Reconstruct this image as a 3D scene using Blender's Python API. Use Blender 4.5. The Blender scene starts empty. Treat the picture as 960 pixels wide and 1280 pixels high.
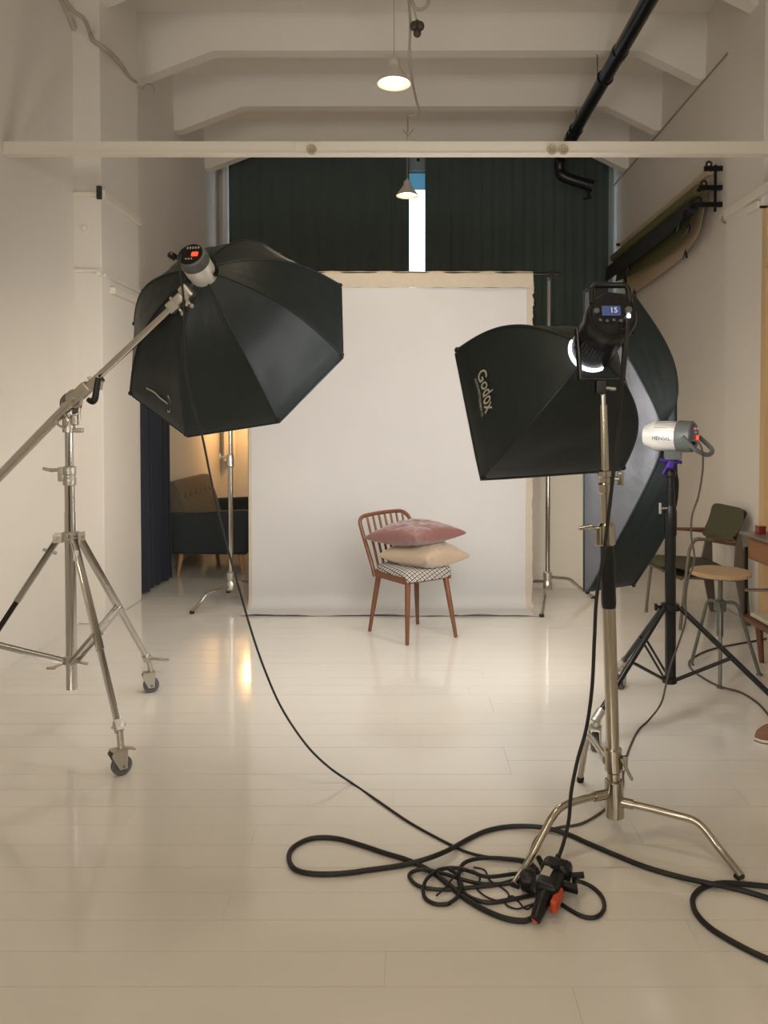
import bpy, bmesh, math, random
from mathutils import Vector, Matrix
random.seed(7)
sc = bpy.context.scene
C = bpy.context.collection
V = Vector

# ------------------------------------------------------------------ camera
FPX, CX, CY0, H = 960.0, 513.0, 528.0, 1.5
PITCH = math.radians(1.4)
CY = CY0 + FPX*math.tan(PITCH)
cam_d = bpy.data.cameras.new('camera')
cam_d.sensor_fit = 'VERTICAL'; cam_d.sensor_height = 36; cam_d.lens = 36*FPX/1280
cam_d.shift_x = (480-CX)/1280; cam_d.shift_y = (CY-640)/1280
cam_d.clip_start = .05; cam_d.clip_end = 200
cam = bpy.data.objects.new('camera', cam_d); C.objects.link(cam)
cam.location = (0, 0, H); cam.rotation_euler = (math.pi/2-PITCH, 0, 0)
sc.camera = cam

# ------------------------------------------------------------------ world (daylight outside the window)
w = bpy.data.worlds.new('world'); sc.world = w; w.use_nodes = True
bg = w.node_tree.nodes['Background']; bg.inputs[0].default_value = (.72, .86, 1, 1); bg.inputs[1].default_value = 2.0

# ------------------------------------------------------------------ exposure
sc.view_settings.view_transform = 'Standard'; sc.view_settings.look = 'None'
sc.view_settings.gamma = 1; sc.view_settings.use_curve_mapping = False
sc.view_settings.exposure = 0.25

# fill lights added behind the camera to brighten walls and ceiling
def area(name, loc, rot, size, energy, col):
    ld = bpy.data.lights.new(name, 'AREA'); ld.shape = 'RECTANGLE'; ld.size, ld.size_y = size; ld.energy = energy; ld.color = col
    ob = bpy.data.objects.new(name, ld); C.objects.link(ob); ob.location = loc; ob.rotation_euler = [math.radians(a) for a in rot]; return ob
area('added_fill_light', (-1.3, -2.95, 2.5), (122, 0, -8), (2.2, 2.0), 120, (1, .92, .82))
area('added_fill_light', (1.5, -2.95, 2.7), (122, 0, 5), (1.4, 2.0), 60, (1, .92, .82))

# light strengths
L_GODOX = 18.0; L_OCTA = 5.5; L_STRIP = 11.0; L_RING = 25.0
L_PENDANT = 45.0; L_LAMP = 16.0

# ------------------------------------------------------------------ picture -> world helpers
_f = V((0, math.cos(PITCH), -math.sin(PITCH))); _u = V((0, math.sin(PITCH), math.cos(PITCH)))
def ray(px, py):
    return _f + V((1, 0, 0))*((px-CX)/FPX) + _u*((CY-py)/FPX)
O = V((0, 0, H))
def P(px, py, d):
    r = ray(px, py); return O + r*(d/r.y)
def G(px, py, z=0.0):
    r = ray(px, py); return O + r*((z-H)/r.z)
def WX(px, py, X):
    r = ray(px, py); return O + r*(X/r.x)
def PL(px, py, c, n):
    r = ray(px, py); return O + r*((c-O).dot(n)/r.dot(n))
def m(px, d): return px*d/FPX

# ------------------------------------------------------------------ materials
def mat(name, col, rough=.5, metal=0, bump=0, bscale=40, var=0, vscale=3, emit=None, es=0, spec=.5, coat=0, sheen=0, stretch=None, trans=0):
    mt = bpy.data.materials.new(name); mt.use_nodes = True
    nt = mt.node_tree; b = nt.nodes['Principled BSDF']
    b.inputs['Base Color'].default_value = (*col, 1); b.inputs['Roughness'].default_value = rough
    b.inputs['Metallic'].default_value = metal; b.inputs['Specular IOR Level'].default_value = spec
    b.inputs['Coat Weight'].default_value = coat; b.inputs['Coat Roughness'].default_value = .08
    b.inputs['Sheen Weight'].default_value = sheen
    b.inputs['Transmission Weight'].default_value = trans
    if emit: b.inputs['Emission Color'].default_value = (*emit, 1); b.inputs['Emission Strength'].default_value = es
    tc = nt.nodes.new('ShaderNodeTexCoord'); mp = nt.nodes.new('ShaderNodeMapping')
    nt.links.new(tc.outputs['Object'], mp.inputs[0])
    if stretch: mp.inputs['Scale'].default_value = stretch
    n = nt.nodes.new('ShaderNodeTexNoise'); n.inputs['Scale'].default_value = vscale; n.inputs['Detail'].default_value = 5
    nt.links.new(mp.outputs[0], n.inputs['Vector'])
    if var:
        mx = nt.nodes.new('ShaderNodeMix'); mx.data_type = 'RGBA'
        mx.inputs['A'].default_value = (*[min(1, c*(1+var)) for c in col], 1)
        mx.inputs['B'].default_value = (*[c*(1-var) for c in col], 1)
        nt.links.new(n.outputs['Fac'], mx.inputs['Factor']); nt.links.new(mx.outputs['Result'], b.inputs['Base Color'])
    if bump:
        n2 = nt.nodes.new('ShaderNodeTexNoise'); n2.inputs['Scale'].default_value = bscale; n2.inputs['Detail'].default_value = 4
        nt.links.new(mp.outputs[0], n2.inputs['Vector'])
        bp = nt.nodes.new('ShaderNodeBump'); bp.inputs['Strength'].default_value = bump; bp.inputs['Distance'].default_value = .01
        nt.links.new(n2.outputs['Fac'], bp.inputs['Height']); nt.links.new(bp.outputs[0], b.inputs['Normal'])
    return mt

M = dict(
    wall=mat('wall_plaster', (.71, .67, .61), .75, bump=.25, bscale=9, var=.05, vscale=1.2),
    ceil=mat('ceiling_paint', (.74, .70, .635), .8, bump=.3, bscale=7, var=.05, vscale=1.5),
    floor=mat('floor_paint', (.65, .62, .565), .12, bump=.03, bscale=6, var=.03, vscale=2, stretch=(1, 2, 1), coat=.35),
    gap=mat('floor_gap', (.34, .29, .23), .6),
    trunk=mat('trunking_plastic', (.74, .69, .60), .45, var=.03),
    socket=mat('socket_plastic', (.46, .39, .27), .4),
    hole=mat('dark_hole', (.02, .02, .02), .6),
    dcurt=mat('charcoal_drape', (.056, .076, .070), .8, bump=.2, bscale=60, var=.12, sheen=.15),
    navy=mat('navy_drape', (.010, .014, .026), .75, bump=.2, bscale=60, var=.1, sheen=.1),
    muslin=mat('muslin_cloth', (.51, .50, .49), .85, bump=.5, bscale=5, var=.03, vscale=4),
    hem=mat('unpainted_canvas', (.47, .41, .33), .9, bump=.4, bscale=60, var=.08, vscale=20),
    fabric=mat('black_nylon', (.009, .0150, .0152), .50, bump=.7, bscale=7, var=.15, spec=.42),
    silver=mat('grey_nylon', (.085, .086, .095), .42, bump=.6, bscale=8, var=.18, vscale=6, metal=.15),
    chrome=mat('chrome_steel', (.56, .54, .51), .12, metal=1, var=.04, vscale=8),
    nickel=mat('nickel_steel', (.47, .43, .355), .20, metal=1, var=.06, vscale=8),
    cast=mat('cast_alloy', (.52, .49, .44), .33, metal=.9, bump=.2, bscale=80, var=.08, vscale=10),
    black=mat('black_plastic', (.006, .006, .0065), .35, spec=.35, bump=.1, bscale=100),
    blackm=mat('black_metal', (.006, .006, .0065), .3, var=.1, spec=.4),
    grey=mat('grey_plastic', (.10, .11, .105), .45, bump=.1, bscale=90),
    wheel=mat('grey_rubber', (.11, .11, .115), .6, bump=.1),
    body=mat('pale_enamel', (.68, .66, .62), .3, metal=.3, var=.03),
    red=mat('red_indicator', (.5, .02, .01), .3, emit=(1, .08, .03), es=1.2),
    screen=mat('lit_screen', (.02, .03, .08), .2, emit=(.10, .15, .36), es=.32),
    led=mat('white_led', (.9, .9, 1), .3, emit=(.85, .9, 1), es=9),
    purple=mat('violet_anodised', (.07, .03, .30), .35, metal=.4),
    orange=mat('orange_plastic', (.50, .06, .015), .45),
    print=mat('pale_print', (.42, .40, .33), .6),
    dprint=mat('dark_print', (.06, .06, .06), .6),
    wprint=mat('white_print', (.7, .7, .7), .6, emit=(.6, .65, .9), es=.15),
    cord=mat('black_rubber', (.007, .0065, .0065), .5),
    cordg=mat('brown_grey_rubber', (.06, .045, .035), .5),
    cable_w=mat('grey_white_cable', (.42, .38, .31), .6, var=.15, vscale=20),
    wood=mat('walnut_wood', (.145, .055, .024), .38, bump=.15, bscale=30, var=.3, vscale=10, stretch=(8, 8, .7)),
    plywood=mat('pale_plywood', (.50, .34, .20), .5, bump=.1, var=.12, vscale=10, stretch=(1, 8, 1)),
    board=mat('tan_hardboard', (.62, .43, .23), .6, var=.06, vscale=3),
    tanwood=mat('teak_veneer', (.27, .12, .045), .4, var=.2, vscale=6, stretch=(1, 1, 8)),
    oakleg=mat('oak_wood', (.45, .26, .11), .45, var=.15, vscale=10),
    rose=mat('rose_satin', (.175, .07, .062), .36, bump=.9, bscale=9, var=.12, vscale=8, sheen=.3),
    beige=mat('beige_satin', (.37, .28, .195), .36, bump=.9, bscale=9, var=.1, vscale=8, sheen=.3),
    olive=mat('olive_fabric', (.062, .060, .030), .8, bump=.3, bscale=120, var=.15, vscale=30),
    chairmetal=mat('taupe_enamel', (.16, .13, .10), .4, metal=.3),
    stoolmetal=mat('worn_green_enamel', (.14, .14, .12), .45, metal=.5, bump=.3, bscale=40, var=.4, vscale=18),
    sofaside=mat('slate_fabric', (.032, .038, .040), .85, bump=.3, bscale=150, var=.15, vscale=40),
    sofaback=mat('taupe_tweed', (.14, .115, .085), .9, bump=.4, bscale=150, var=.15, vscale=40),
    green=mat('olive_paper', (.105, .105, .040), .7, var=.05),
    blackp=mat('black_paper', (.012, .013, .013), .7, var=.1),
    kraft=mat('beige_paper', (.52, .41, .28), .7, var=.05),
    shade=mat('white_lampshade', (.62, .58, .50), .4, var=.03),
    bulb=mat('lit_bulb', (1, .9, .75), .3, emit=(1, .86, .62), es=22),
    warm=mat('warm_bulb', (1, .8, .5), .3, emit=(1, .6, .25), es=30),
    winf=mat('window_frame_paint', (.30, .33, .33), .5, var=.05),
    bluef=mat('blue_window_film', (.10, .32, .50), .3, emit=(.12, .36, .55), es=.35),
    sneaker=mat('brown_canvas', (.20, .10, .06), .8, bump=.3, bscale=100),
    rubberw=mat('white_rubber', (.7, .66, .6), .5),
    cream=mat('cream_cushion', (.55, .50, .38), .8, bump=.2),
    redp=mat('red_lacquer', (.22, .015, .01), .25, coat=.4),
    whitep=mat('white_foamboard', (.66, .60, .50), .6, var=.03),
    sticker=mat('paper_sticker', (.75, .75, .72), .6),
)
def diffuser_mat(name, col, s):
    mt = bpy.data.materials.new(name); mt.use_nodes = True; nt = mt.node_tree
    b = nt.nodes['Principled BSDF']; b.inputs['Base Color'].default_value = (.8, .8, .8, 1)
    b.inputs['Emission Color'].default_value = (*col, 1)
    g = nt.nodes.new('ShaderNodeNewGeometry'); mm = nt.nodes.new('ShaderNodeMath'); mm.operation = 'MULTIPLY_ADD'
    mm.inputs[1].default_value = -s; mm.inputs[2].default_value = s
    nt.links.new(g.outputs['Backfacing'], mm.inputs[0]); nt.links.new(mm.outputs[0], b.inputs['Emission Strength'])
    return mt
def pattern_mat():
    mt = bpy.data.materials.new('diamond_weave'); mt.use_nodes = True; nt = mt.node_tree; N = nt.nodes; L = nt.links
    b = N['Principled BSDF']; b.inputs['Roughness'].default_value = .85
    tc = N.new('ShaderNodeTexCoord'); sp = N.new('ShaderNodeSeparateXYZ'); L.new(tc.outputs['Object'], sp.inputs[0])
    def mth(op, a, bb=None):
        x = N.new('ShaderNodeMath'); x.operation = op
        for i, q in enumerate((a, bb)):
            if q is None: continue
            if isinstance(q, (int, float)): x.inputs[i].default_value = q
            else: L.new(q, x.inputs[i])
        return x.outputs[0]
    zz = mth('MULTIPLY', sp.outputs['Z'], 1.1); yy_ = mth('MULTIPLY', sp.outputs['Y'], .5)
    a = mth('MULTIPLY', mth('ADD', mth('ADD', sp.outputs['X'], yy_), zz), 29)
    c = mth('MULTIPLY', mth('SUBTRACT', mth('SUBTRACT', sp.outputs['X'], yy_), zz), 29)
    ta = mth('ABSOLUTE', mth('SUBTRACT', mth('FRACT', a), .5)); tb = mth('ABSOLUTE', mth('SUBTRACT', mth('FRACT', c), .5))
    mxv = mth('MAXIMUM', ta, tb)
    outer = mth('GREATER_THAN', mxv, .36); inner = mth('LESS_THAN', mxv, .15)
    f = mth('MAXIMUM', outer, inner)
    mx = N.new('ShaderNodeMix'); mx.data_type = 'RGBA'; mx.inputs['A'].default_value = (.55, .51, .45, 1); mx.inputs['B'].default_value = (.03, .03, .03, 1)
    L.new(f, mx.inputs['Factor']); L.new(mx.outputs['Result'], b.inputs['Base Color'])
    return mt
M['pattern'] = pattern_mat()
M['diff_g'] = diffuser_mat('lit_diffuser_neutral', (1, .99, .98), L_GODOX)
M['diff_o'] = diffuser_mat('lit_diffuser_warm', (1, .94, .87), L_OCTA)
M['diff_s'] = diffuser_mat('lit_diffuser_strip', (1, .94, .87), L_STRIP)

# ------------------------------------------------------------------ mesh helpers
def basis(d):
    d = V(d).normalized(); a = V((0, 0, 1)) if abs(d.z) < .9 else V((1, 0, 0))
    x = a.cross(d).normalized(); return x, d.cross(x), d
def smooth_pts(pts, n=6):
    out = []; k = len(pts)
    for i in range(k-1):
        p0 = pts[max(i-1, 0)]; p1 = pts[i]; p2 = pts[i+1]; p3 = pts[min(i+2, k-1)]
        for j in range(n):
            t = j/n
            out.append(.5*((2*p1)+(-p0+p2)*t+(2*p0-5*p1+4*p2-p3)*t*t+(-p0+3*p1-3*p2+p3)*t**3))
    out.append(pts[-1]); return out

class MB:
    def __init__(s): s.bm = bmesh.new(); s.wn = False
    def grid(s, rows, closed=False, caps=False):
        bm = s.bm; vv = [[bm.verts.new(p) for p in r] for r in rows]
        n = len(rows[0])
        for i in range(len(rows)-1):
            for j in range(n if closed else n-1):
                k = (j+1) % n
                try: bm.faces.new((vv[i][j], vv[i][k], vv[i+1][k], vv[i+1][j]))
                except ValueError: pass
        if caps:
            bm.faces.new(list(reversed(vv[0]))); bm.faces.new(vv[-1])
        return s
    def box(s, c, size, rot=None):
        mt = Matrix.Translation(V(c)) @ ((rot.to_4x4() if rot else Matrix())) @ Matrix.Diagonal((*size, 1))
        bmesh.ops.create_cube(s.bm, size=1, matrix=mt); return s
    def bbox(s, c, size, rot=None, bev=.004, seg=2):
        s.wn = True
        b = bmesh.new(); bmesh.ops.create_cube(b, size=1, matrix=Matrix.Diagonal((*size, 1)))
        bmesh.ops.bevel(b, geom=b.edges[:]+b.verts[:], offset=min(bev, min(size)*.45), segments=seg, affect='EDGES', profile=.5)
        b.transform(Matrix.Translation(V(c)) @ (rot.to_4x4() if rot else Matrix()))
        me = bpy.data.meshes.new('tmp'); b.to_mesh(me); b.free(); s.bm.from_mesh(me); bpy.data.meshes.remove(me); return s
    def lo(s, x0, x1, y0, y1, z0, z1): return s.box(((x0+x1)/2, (y0+y1)/2, (z0+z1)/2), (x1-x0, y1-y0, z1-z0))
    def lob(s, x0, x1, y0, y1, z0, z1, bev=.004, seg=2): return s.bbox(((x0+x1)/2, (y0+y1)/2, (z0+z1)/2), (x1-x0, y1-y0, z1-z0), None, bev, seg)
    def tube(s, pts, r, seg=12, caps=True, sub=0, flat=1.0):
        pts = [V(p) for p in pts]
        rs = r if isinstance(r, (list, tuple)) else None
        if sub:
            if rs: rs = [x.x for x in smooth_pts([V((q, 0, 0)) for q in rs], sub)]
            pts = smooth_pts(pts, sub)
        rows = []; x = None
        for i, p in enumerate(pts):
            t = (pts[min(i+1, len(pts)-1)]-pts[max(i-1, 0)])
            if t.length < 1e-9: t = V((0, 0, 1))
            t.normalize()
            if x is None: x = basis(t)[0]
            x = (x - t*x.dot(t)).normalized(); y = t.cross(x)
            rr = rs[i] if rs else r
            rows.append([p + (x*math.cos(a)+y*math.sin(a)*flat)*rr for a in [2*math.pi*k/seg for k in range(seg)]])
        return s.grid(rows, True, caps)
    def cyl(s, a, b, r, r2=None, seg=20): return s.tube([a, b], [r, r if r2 is None else r2], seg)
    def lathe(s, o, axis, prof, seg=28, caps=True, sx=1):
        x, y, z = basis(axis); o = V(o); rows = []
        for h, r in prof: rows.append([o + z*h + (x*math.cos(a)*sx+y*math.sin(a))*r for a in [2*math.pi*k/seg for k in range(seg)]])
        return s.grid(rows, True, caps)
    def ring(s, o, axis, R, r, seg=28, rs=8, a0=0, a1=2*math.pi):
        x, y, z = basis(axis); o = V(o); full = abs(a1-a0-2*math.pi) < 1e-6
        n = seg if full else seg+1
        rows = []
        for i in range(n):
            a = a0+(a1-a0)*i/seg; rd = x*math.cos(a)+y*math.sin(a)
            rows.append([o + rd*(R+r*math.cos(b)) + z*r*math.sin(b) for b in [2*math.pi*k/rs for k in range(rs)]])
        if full: rows.append(rows[0])
        s.grid(rows, True, not full)
        if full: bmesh.ops.remove_doubles(s.bm, verts=s.bm.verts, dist=1e-6)
        return s
    def sphere(s, c, r, sc_=(1, 1, 1), u=16, v=10):
        bmesh.ops.create_uvsphere(s.bm, u_segments=u, v_segments=v, radius=1, matrix=Matrix.Translation(V(c)) @ Matrix.Diagonal((r*sc_[0], r*sc_[1], r*sc_[2], 1))); return s
    def prism(s, poly, d):
        """poly: list of points, extruded by vector d"""
        d = V(d); a = [s.bm.verts.new(p) for p in poly]; b = [s.bm.verts.new(V(p)+d) for p in poly]
        s.bm.faces.new(a); s.bm.faces.new(list(reversed(b)))
        n = len(poly)
        for i in range(n): s.bm.faces.new((a[i], b[i], b[(i+1) % n], a[(i+1) % n]))
        return s
    def build(s, name, material, parent=None, ang=35, **props):
        bmesh.ops.recalc_face_normals(s.bm, faces=s.bm.faces)
        o_ = V((0, 0, 0)); q = parent
        while q is not None: o_ += q.location; q = q.parent
        bmesh.ops.translate(s.bm, verts=s.bm.verts, vec=-o_)
        me = bpy.data.meshes.new(name)
        for f in s.bm.faces: f.smooth = True
        s.bm.to_mesh(me); s.bm.free(); me.set_sharp_from_angle(angle=math.radians(ang))
        me.materials.append(M[material] if isinstance(material, str) else material)
        ob = bpy.data.objects.new(name, me); C.objects.link(ob); ob.parent = parent
        if s.wn:
            wm = ob.modifiers.new('weighted_normal', 'WEIGHTED_NORMAL'); wm.keep_sharp = True
        for k, v in props.items(): ob[k] = v
        return ob

def thing(name, loc, label, cat, group=None):
    o = bpy.data.objects.new(name, None); o.empty_display_size = .1; C.objects.link(o); o.location = V(loc)
    o['label'] = label; o['category'] = cat
    if group: o['group'] = group
    bpy.context.view_layer.update()
    return o
def tag(o, label, cat, group=None):
    o['label'] = label; o['category'] = cat
    if group: o['group'] = group
    return o
def struct(mb, name, material, parent=None):
    o = mb.build(name, material, parent)
    if parent is None: o['kind'] = 'structure'
    return o
def frame3(x, y, z):
    return Matrix((x, y, z)).transposed()
def text_mesh(txt, size, fn, name, material, parent, ext=0.0):
    """letters as flat print; fn maps (u, v) in metres to a world point"""
    cu = bpy.data.curves.new('letters', 'FONT'); cu.body = txt; cu.size = size; cu.resolution_u = 3
    cu.extrude = 0; cu.offset = size*.012
    ob = bpy.data.objects.new('letters', cu); C.objects.link(ob)
    dg = bpy.context.evaluated_depsgraph_get()
    me = bpy.data.meshes.new_from_object(ob.evaluated_get(dg))
    bpy.data.objects.remove(ob)
    mb = MB(); mb.bm.from_mesh(me); bpy.data.meshes.remove(me)
    for v in mb.bm.verts: v.co = fn(v.co.x, v.co.y)
    return mb.build(name, material, parent)

# ================================================================== THE ROOM
XL, XR, YB, YN, ZC = -2.47, 2.62, 10.0, -3.2, 5.11
fl = struct(MB().lo(XL-.2, XR+.2, YN-.2, YB+.2, -.12, -.008), 'floor', 'gap')
cache = {}
pitch_y = .137
r = 0; y = YN
while y < YB-.01:
    x = XL; first = True
    while x < XR-.01:
        ln = random.choice([1.4, 1.9, 2.4, 2.9]) if not first else random.choice([.9, 1.4, 1.9, 2.4, 2.9])
        first = False
        if XR-(x+ln) < .5: ln = XR-x
        ln = round(ln, 2); wd = min(pitch_y, YB-y)
        key = (ln, round(wd, 3))
        if key not in cache:
            b = MB().box((0, 0, -.006), (ln-.0006, wd-.0012, .012))
            o = b.build('floor_board', 'floor', fl); cache[key] = o.data
        else:
            o = bpy.data.objects.new('floor_board', cache[key]); C.objects.link(o); o.parent = fl
        o.location = (x+ln/2, y+wd/2, random.uniform(-.0007, 0))
        x += ln
    y += pitch_y

# walls
struct(MB().lo(XL-.2, XL, YN, YB+.4, 0, ZC), 'wall_left', 'wall')
struct(MB().lo(XR, XR+.2, YN, YB+.4, 0, ZC), 'wall_right', 'wall')
struct(MB().lo(XL-.2, XR+.2, YN-.2, YN, 0, ZC), 'wall_near', 'wall')
# far wall with a tall window band above a parapet
wz0, wz1 = 1.72, 5.02
wb = MB().lo(XL-.2, XR+.2, YB, YB+.25, 0, wz0).lo(XL-.2, XR+.2, YB, YB+.25, wz1, ZC)
wb.lo(XL-.2, XL+.12, YB, YB+.25, wz0, wz1).lo(XR-.08, XR+.2, YB, YB+.25, wz0, wz1)
struct(wb, 'wall_far', 'wall')
# window: frame, mullions and panes
wf = thing('window_1', (0, YB+.1, wz0), '', '')
del wf['label']; del wf['category']; wf['kind'] = 'structure'
fr = MB(); fr.lo(XL+.12, XR-.08, YB+.06, YB+.14, wz0, wz0+.07); fr.lo(XL+.12, XR-.08, YB+.06, YB+.14, wz1-.07, wz1)
for xx in (XL+.15, -.95, .35, 1.45, XR-.11): fr.lo(xx-.03, xx+.03, YB+.06, YB+.14, wz0, wz1)
fr.lo(XL+.12, XR-.08, YB+.065, YB+.135, 4.74, 4.80)
fr.build('window_frame', 'winf', wf)
mg = mat('window_glass', (1, 1, 1), .02, trans=1)
for i, (xa, xb) in enumerate(((XL+.18, -.98), (-.92, .32), (.38, 1.42), (1.48, XR-.14))):
    MB().lo(xa, xb, YB+.095, YB+.10, wz0+.07, 4.74).build('pane', mg, wf)
    MB().lo(xa, xb, YB+.095, YB+.10, 4.80, wz1-.07).build('pane', mg, wf)
# blue film strip on top of the lower pane (seen in the slit)
MB().lo(-.92, .32, YB+.088, YB+.092, 4.53, 4.74).build('window_film', 'bluef', wf)

# dark drapes added on the unseen near wall, for darker reflections in the metal
t = thing('added_dark_drape', (0, YN+.15, 0), 'unseen dark drape added on the wall behind the camera to darken metal reflections', 'curtain')
for xa, xb in ((-2.45, -.1), (-.05, 1.2), (1.25, 2.6)):
    if xb-xa > .1: MB().lob(xa, xb, YN+.10, YN+.16, .02, 4.5, .02).build('drape', 'dcurt', t)
MB().cyl((XL, YN+.13, 4.52), (XR, YN+.13, 4.52), .015).build('curtain_rod', 'blackm', t)

# pilasters
def pilaster(name, x0, x1, y0, y1): return struct(MB().lob(x0, x1, y0, y1, 0, ZC, .01, 2), name, 'wall')
pl = pilaster('wall_left_pilaster', XL-.02, -2.27, 5.68, 6.46)
pilaster('wall_right_pilaster', 2.545, XR+.02, 5.58, 6.24)
# ceiling slab and haunched ribs
struct(MB().lo(XL-.2, XR+.2, YN-.2, YB+.4, ZC, ZC+.15), 'ceiling', 'ceil')
for i, yb in enumerate((-2.6, -1.4, -.2, 1.0, 2.15, 3.3, 4.5, 5.7, 6.9, 8.1, 9.3)):
    zb, zh = 4.80, 4.55
    prof = [(XL, ZC), (XL, zh), (XL+.06, zh), (-1.75, zb), (2.05, zb), (XR-.06, zh), (XR, zh), (XR, ZC)]
    b = MB(); rows = []
    a_ = [V((x, yb, z)) for x, z in prof]
    c_ = [V((x, yb+.13, z)) for x, z in prof]
    # sides spread a little towards the slab as cast ribs do
    for q in (0, 7): a_[q] = a_[q]-V((0, .05, 0)); c_[q] = c_[q]+V((0, .05, 0))
    vs = [b.bm.verts.new(p) for p in a_]; ws = [b.bm.verts.new(p) for p in c_]
    # faces
    def strip(v_):
        t1 = b.bm.verts.new((-1.75, v_[0].co.y, ZC)); t2 = b.bm.verts.new((2.05, v_[0].co.y, ZC))
        b.bm.faces.new((v_[0], v_[1], v_[2], v_[3], t1)); b.bm.faces.new((t1, v_[3], v_[4], t2)); b.bm.faces.new((t2, v_[4], v_[5], v_[6], v_[7]))
    strip(vs); strip(ws)
    for j in range(7): b.bm.faces.new((vs[j], vs[j+1], ws[j+1], ws[j]))
    struct(b, 'ceiling_beam', 'ceil')
# longitudinal edge strips where ribs meet the walls
struct(MB().lo(XR-.012, XR, 5.3, 9.95, 4.535, 4.547), 'trim_3', 'gap')
# wall-mounted trunking around the left pilaster
t = thing('wall_trunking', (-2.27, 5.9, 3.17), 'white cable trunking around the left pilaster, upper of the two runs, dark socket at corner', 'trunking')
MB().lob(XL, -2.26, 5.655, 5.679, 3.155, 3.185, .003).build('trunking_front', 'trunk', t)
MB().lob(-2.269, -2.235, 5.66, 6.44, 3.14, 3.20, .004).build('trunking_side', 'trunk', t)
MB().lob(-2.29, -2.255, 5.64, 5.662, 3.13, 3.225, .003).build('socket', 'hole', t)
t = thing('wall_trunking', (-2.27, 5.9, 2.58), 'white cable trunking around the left pilaster, lower of the two runs', 'trunking')
MB().lob(XL, -2.26, 5.655, 5.679, 2.60, 2.625, .003).build('trunking_front', 'trunk', t)
MB().lob(-2.269, -2.245, 5.70, 6.46, 2.575, 2.60, .003).build('trunking_side', 'trunk', t)
MB().lob(-2.269, -2.225, 5.82, 6.50, 2.47, 2.52, .003).build('trunking_side', 'trunk', t)
MB().lathe((-2.285, 5.66, 2.59), (0, -1, 0), [(0, .02), (.02, .02), (.025, .012)], 12).build('screw_cap', 'trunk', t)
o = MB().lathe((-2.40, 5.678, 2.93), (0, -1, 0), [(0, .022), (.012, .02), (.016, .012)], 14).build('round_plug', 'trunk')
tag(o, 'small round white cap on the left pilaster between the two trunking runs', 'plug')
t = thing('wall_trunking', (2.545, 5.5, 3.17), 'white cable trunking along the right pilaster above the tan board', 'trunking')
MB().lob(2.51, 2.544, 5.0, 6.20, 3.13, 3.20, .004).build('trunking_side', 'trunk', t)
MB().lob(2.515, 2.544, 5.62, 5.78, 3.055, 3.11, .004).build('junction_box', 'trunk', t)
MB().tube([V((2.53, 6.19, 3.165)), V((2.53, 6.27, 3.16)), V((2.57, 6.36, 3.155)), V((2.61, 6.42, 3.155))], .008, 8, sub=4).build('cable_end', 'cable_w', t)

# suspended trunking rail across the room
yr = 4.70
t = thing('suspended_trunking_rail', (0, yr, 3.16), 'long white trunking rail spanning wall to wall below the ceiling with three sockets', 'rail')
MB().lob(XL, XR, yr, yr+.06, 3.135, 3.205, .003).build('trunking_body', 'trunk', t)
MB().lob(XL, XR, yr-.006, yr+.062, 3.128, 3.138, .002).build('lower_lip', 'trunk', t)
for i, px in enumerate((390, 690, 704)):
    c = P(px, 187.5, yr-.004)
    s_ = MB(); s_.lathe(c, (0, -1, 0), [(0, .031), (.010, .030), (.012, .026), (.006, .023), (.006, .0)][:5], 24).build('socket_outlet', 'socket', t)
    q = MB()
    for a, bb in ((-.009, .004), (.009, .004), (0, -.012), (-.012, -.008), (.012, -.008)): q.cyl(c+V((a, -.0075, bb)), c+V((a, -.011, bb)), .0028, seg=8)
    q.build('socket_holes', 'hole', t)
MB().lob(-.70, -.54, yr-.005, yr, 3.14, 3.20, .002).build('cover_plate', 'trunk', t)

# surface cable on the upper left wall
o = MB().tube([P(76, -8, 5.1), P(90, 12, 5.25), P(105, 24, 5.4), P(112, 40, 5.62), P(116, 50, 5.62), P(126, 57, 5.63), P(138, 66, 5.75), P(152, 82, 6.05), P(163, 98, 6.3), P(170, 103, 6.44)], .016, 10, sub=6).build('wall_cable', 'cable_w')
tag(o, 'wavy pale cable running down the upper left wall to the pilaster corner', 'cable')
o = MB().tube([WX(70, -14, XL+.012), WX(82, 10, XL+.012), WX(92, 36, XL+.012)], .022, 10).build('cable_stub', 'cable_w')
tag(o, 'short straight pale conduit at the top of the left wall beside the wavy cable', 'conduit')
o = MB().ring(P(186, 112, 6.86)+V((0, 0, 0)), (0, 1, 0), .05, .006, 20, 6, math.pi*.0, math.pi*1.2).build('ceiling_hook', 'cable_w')
tag(o, 'small curved wire loop on the end of the ceiling rib at upper left', 'hook')

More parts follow.
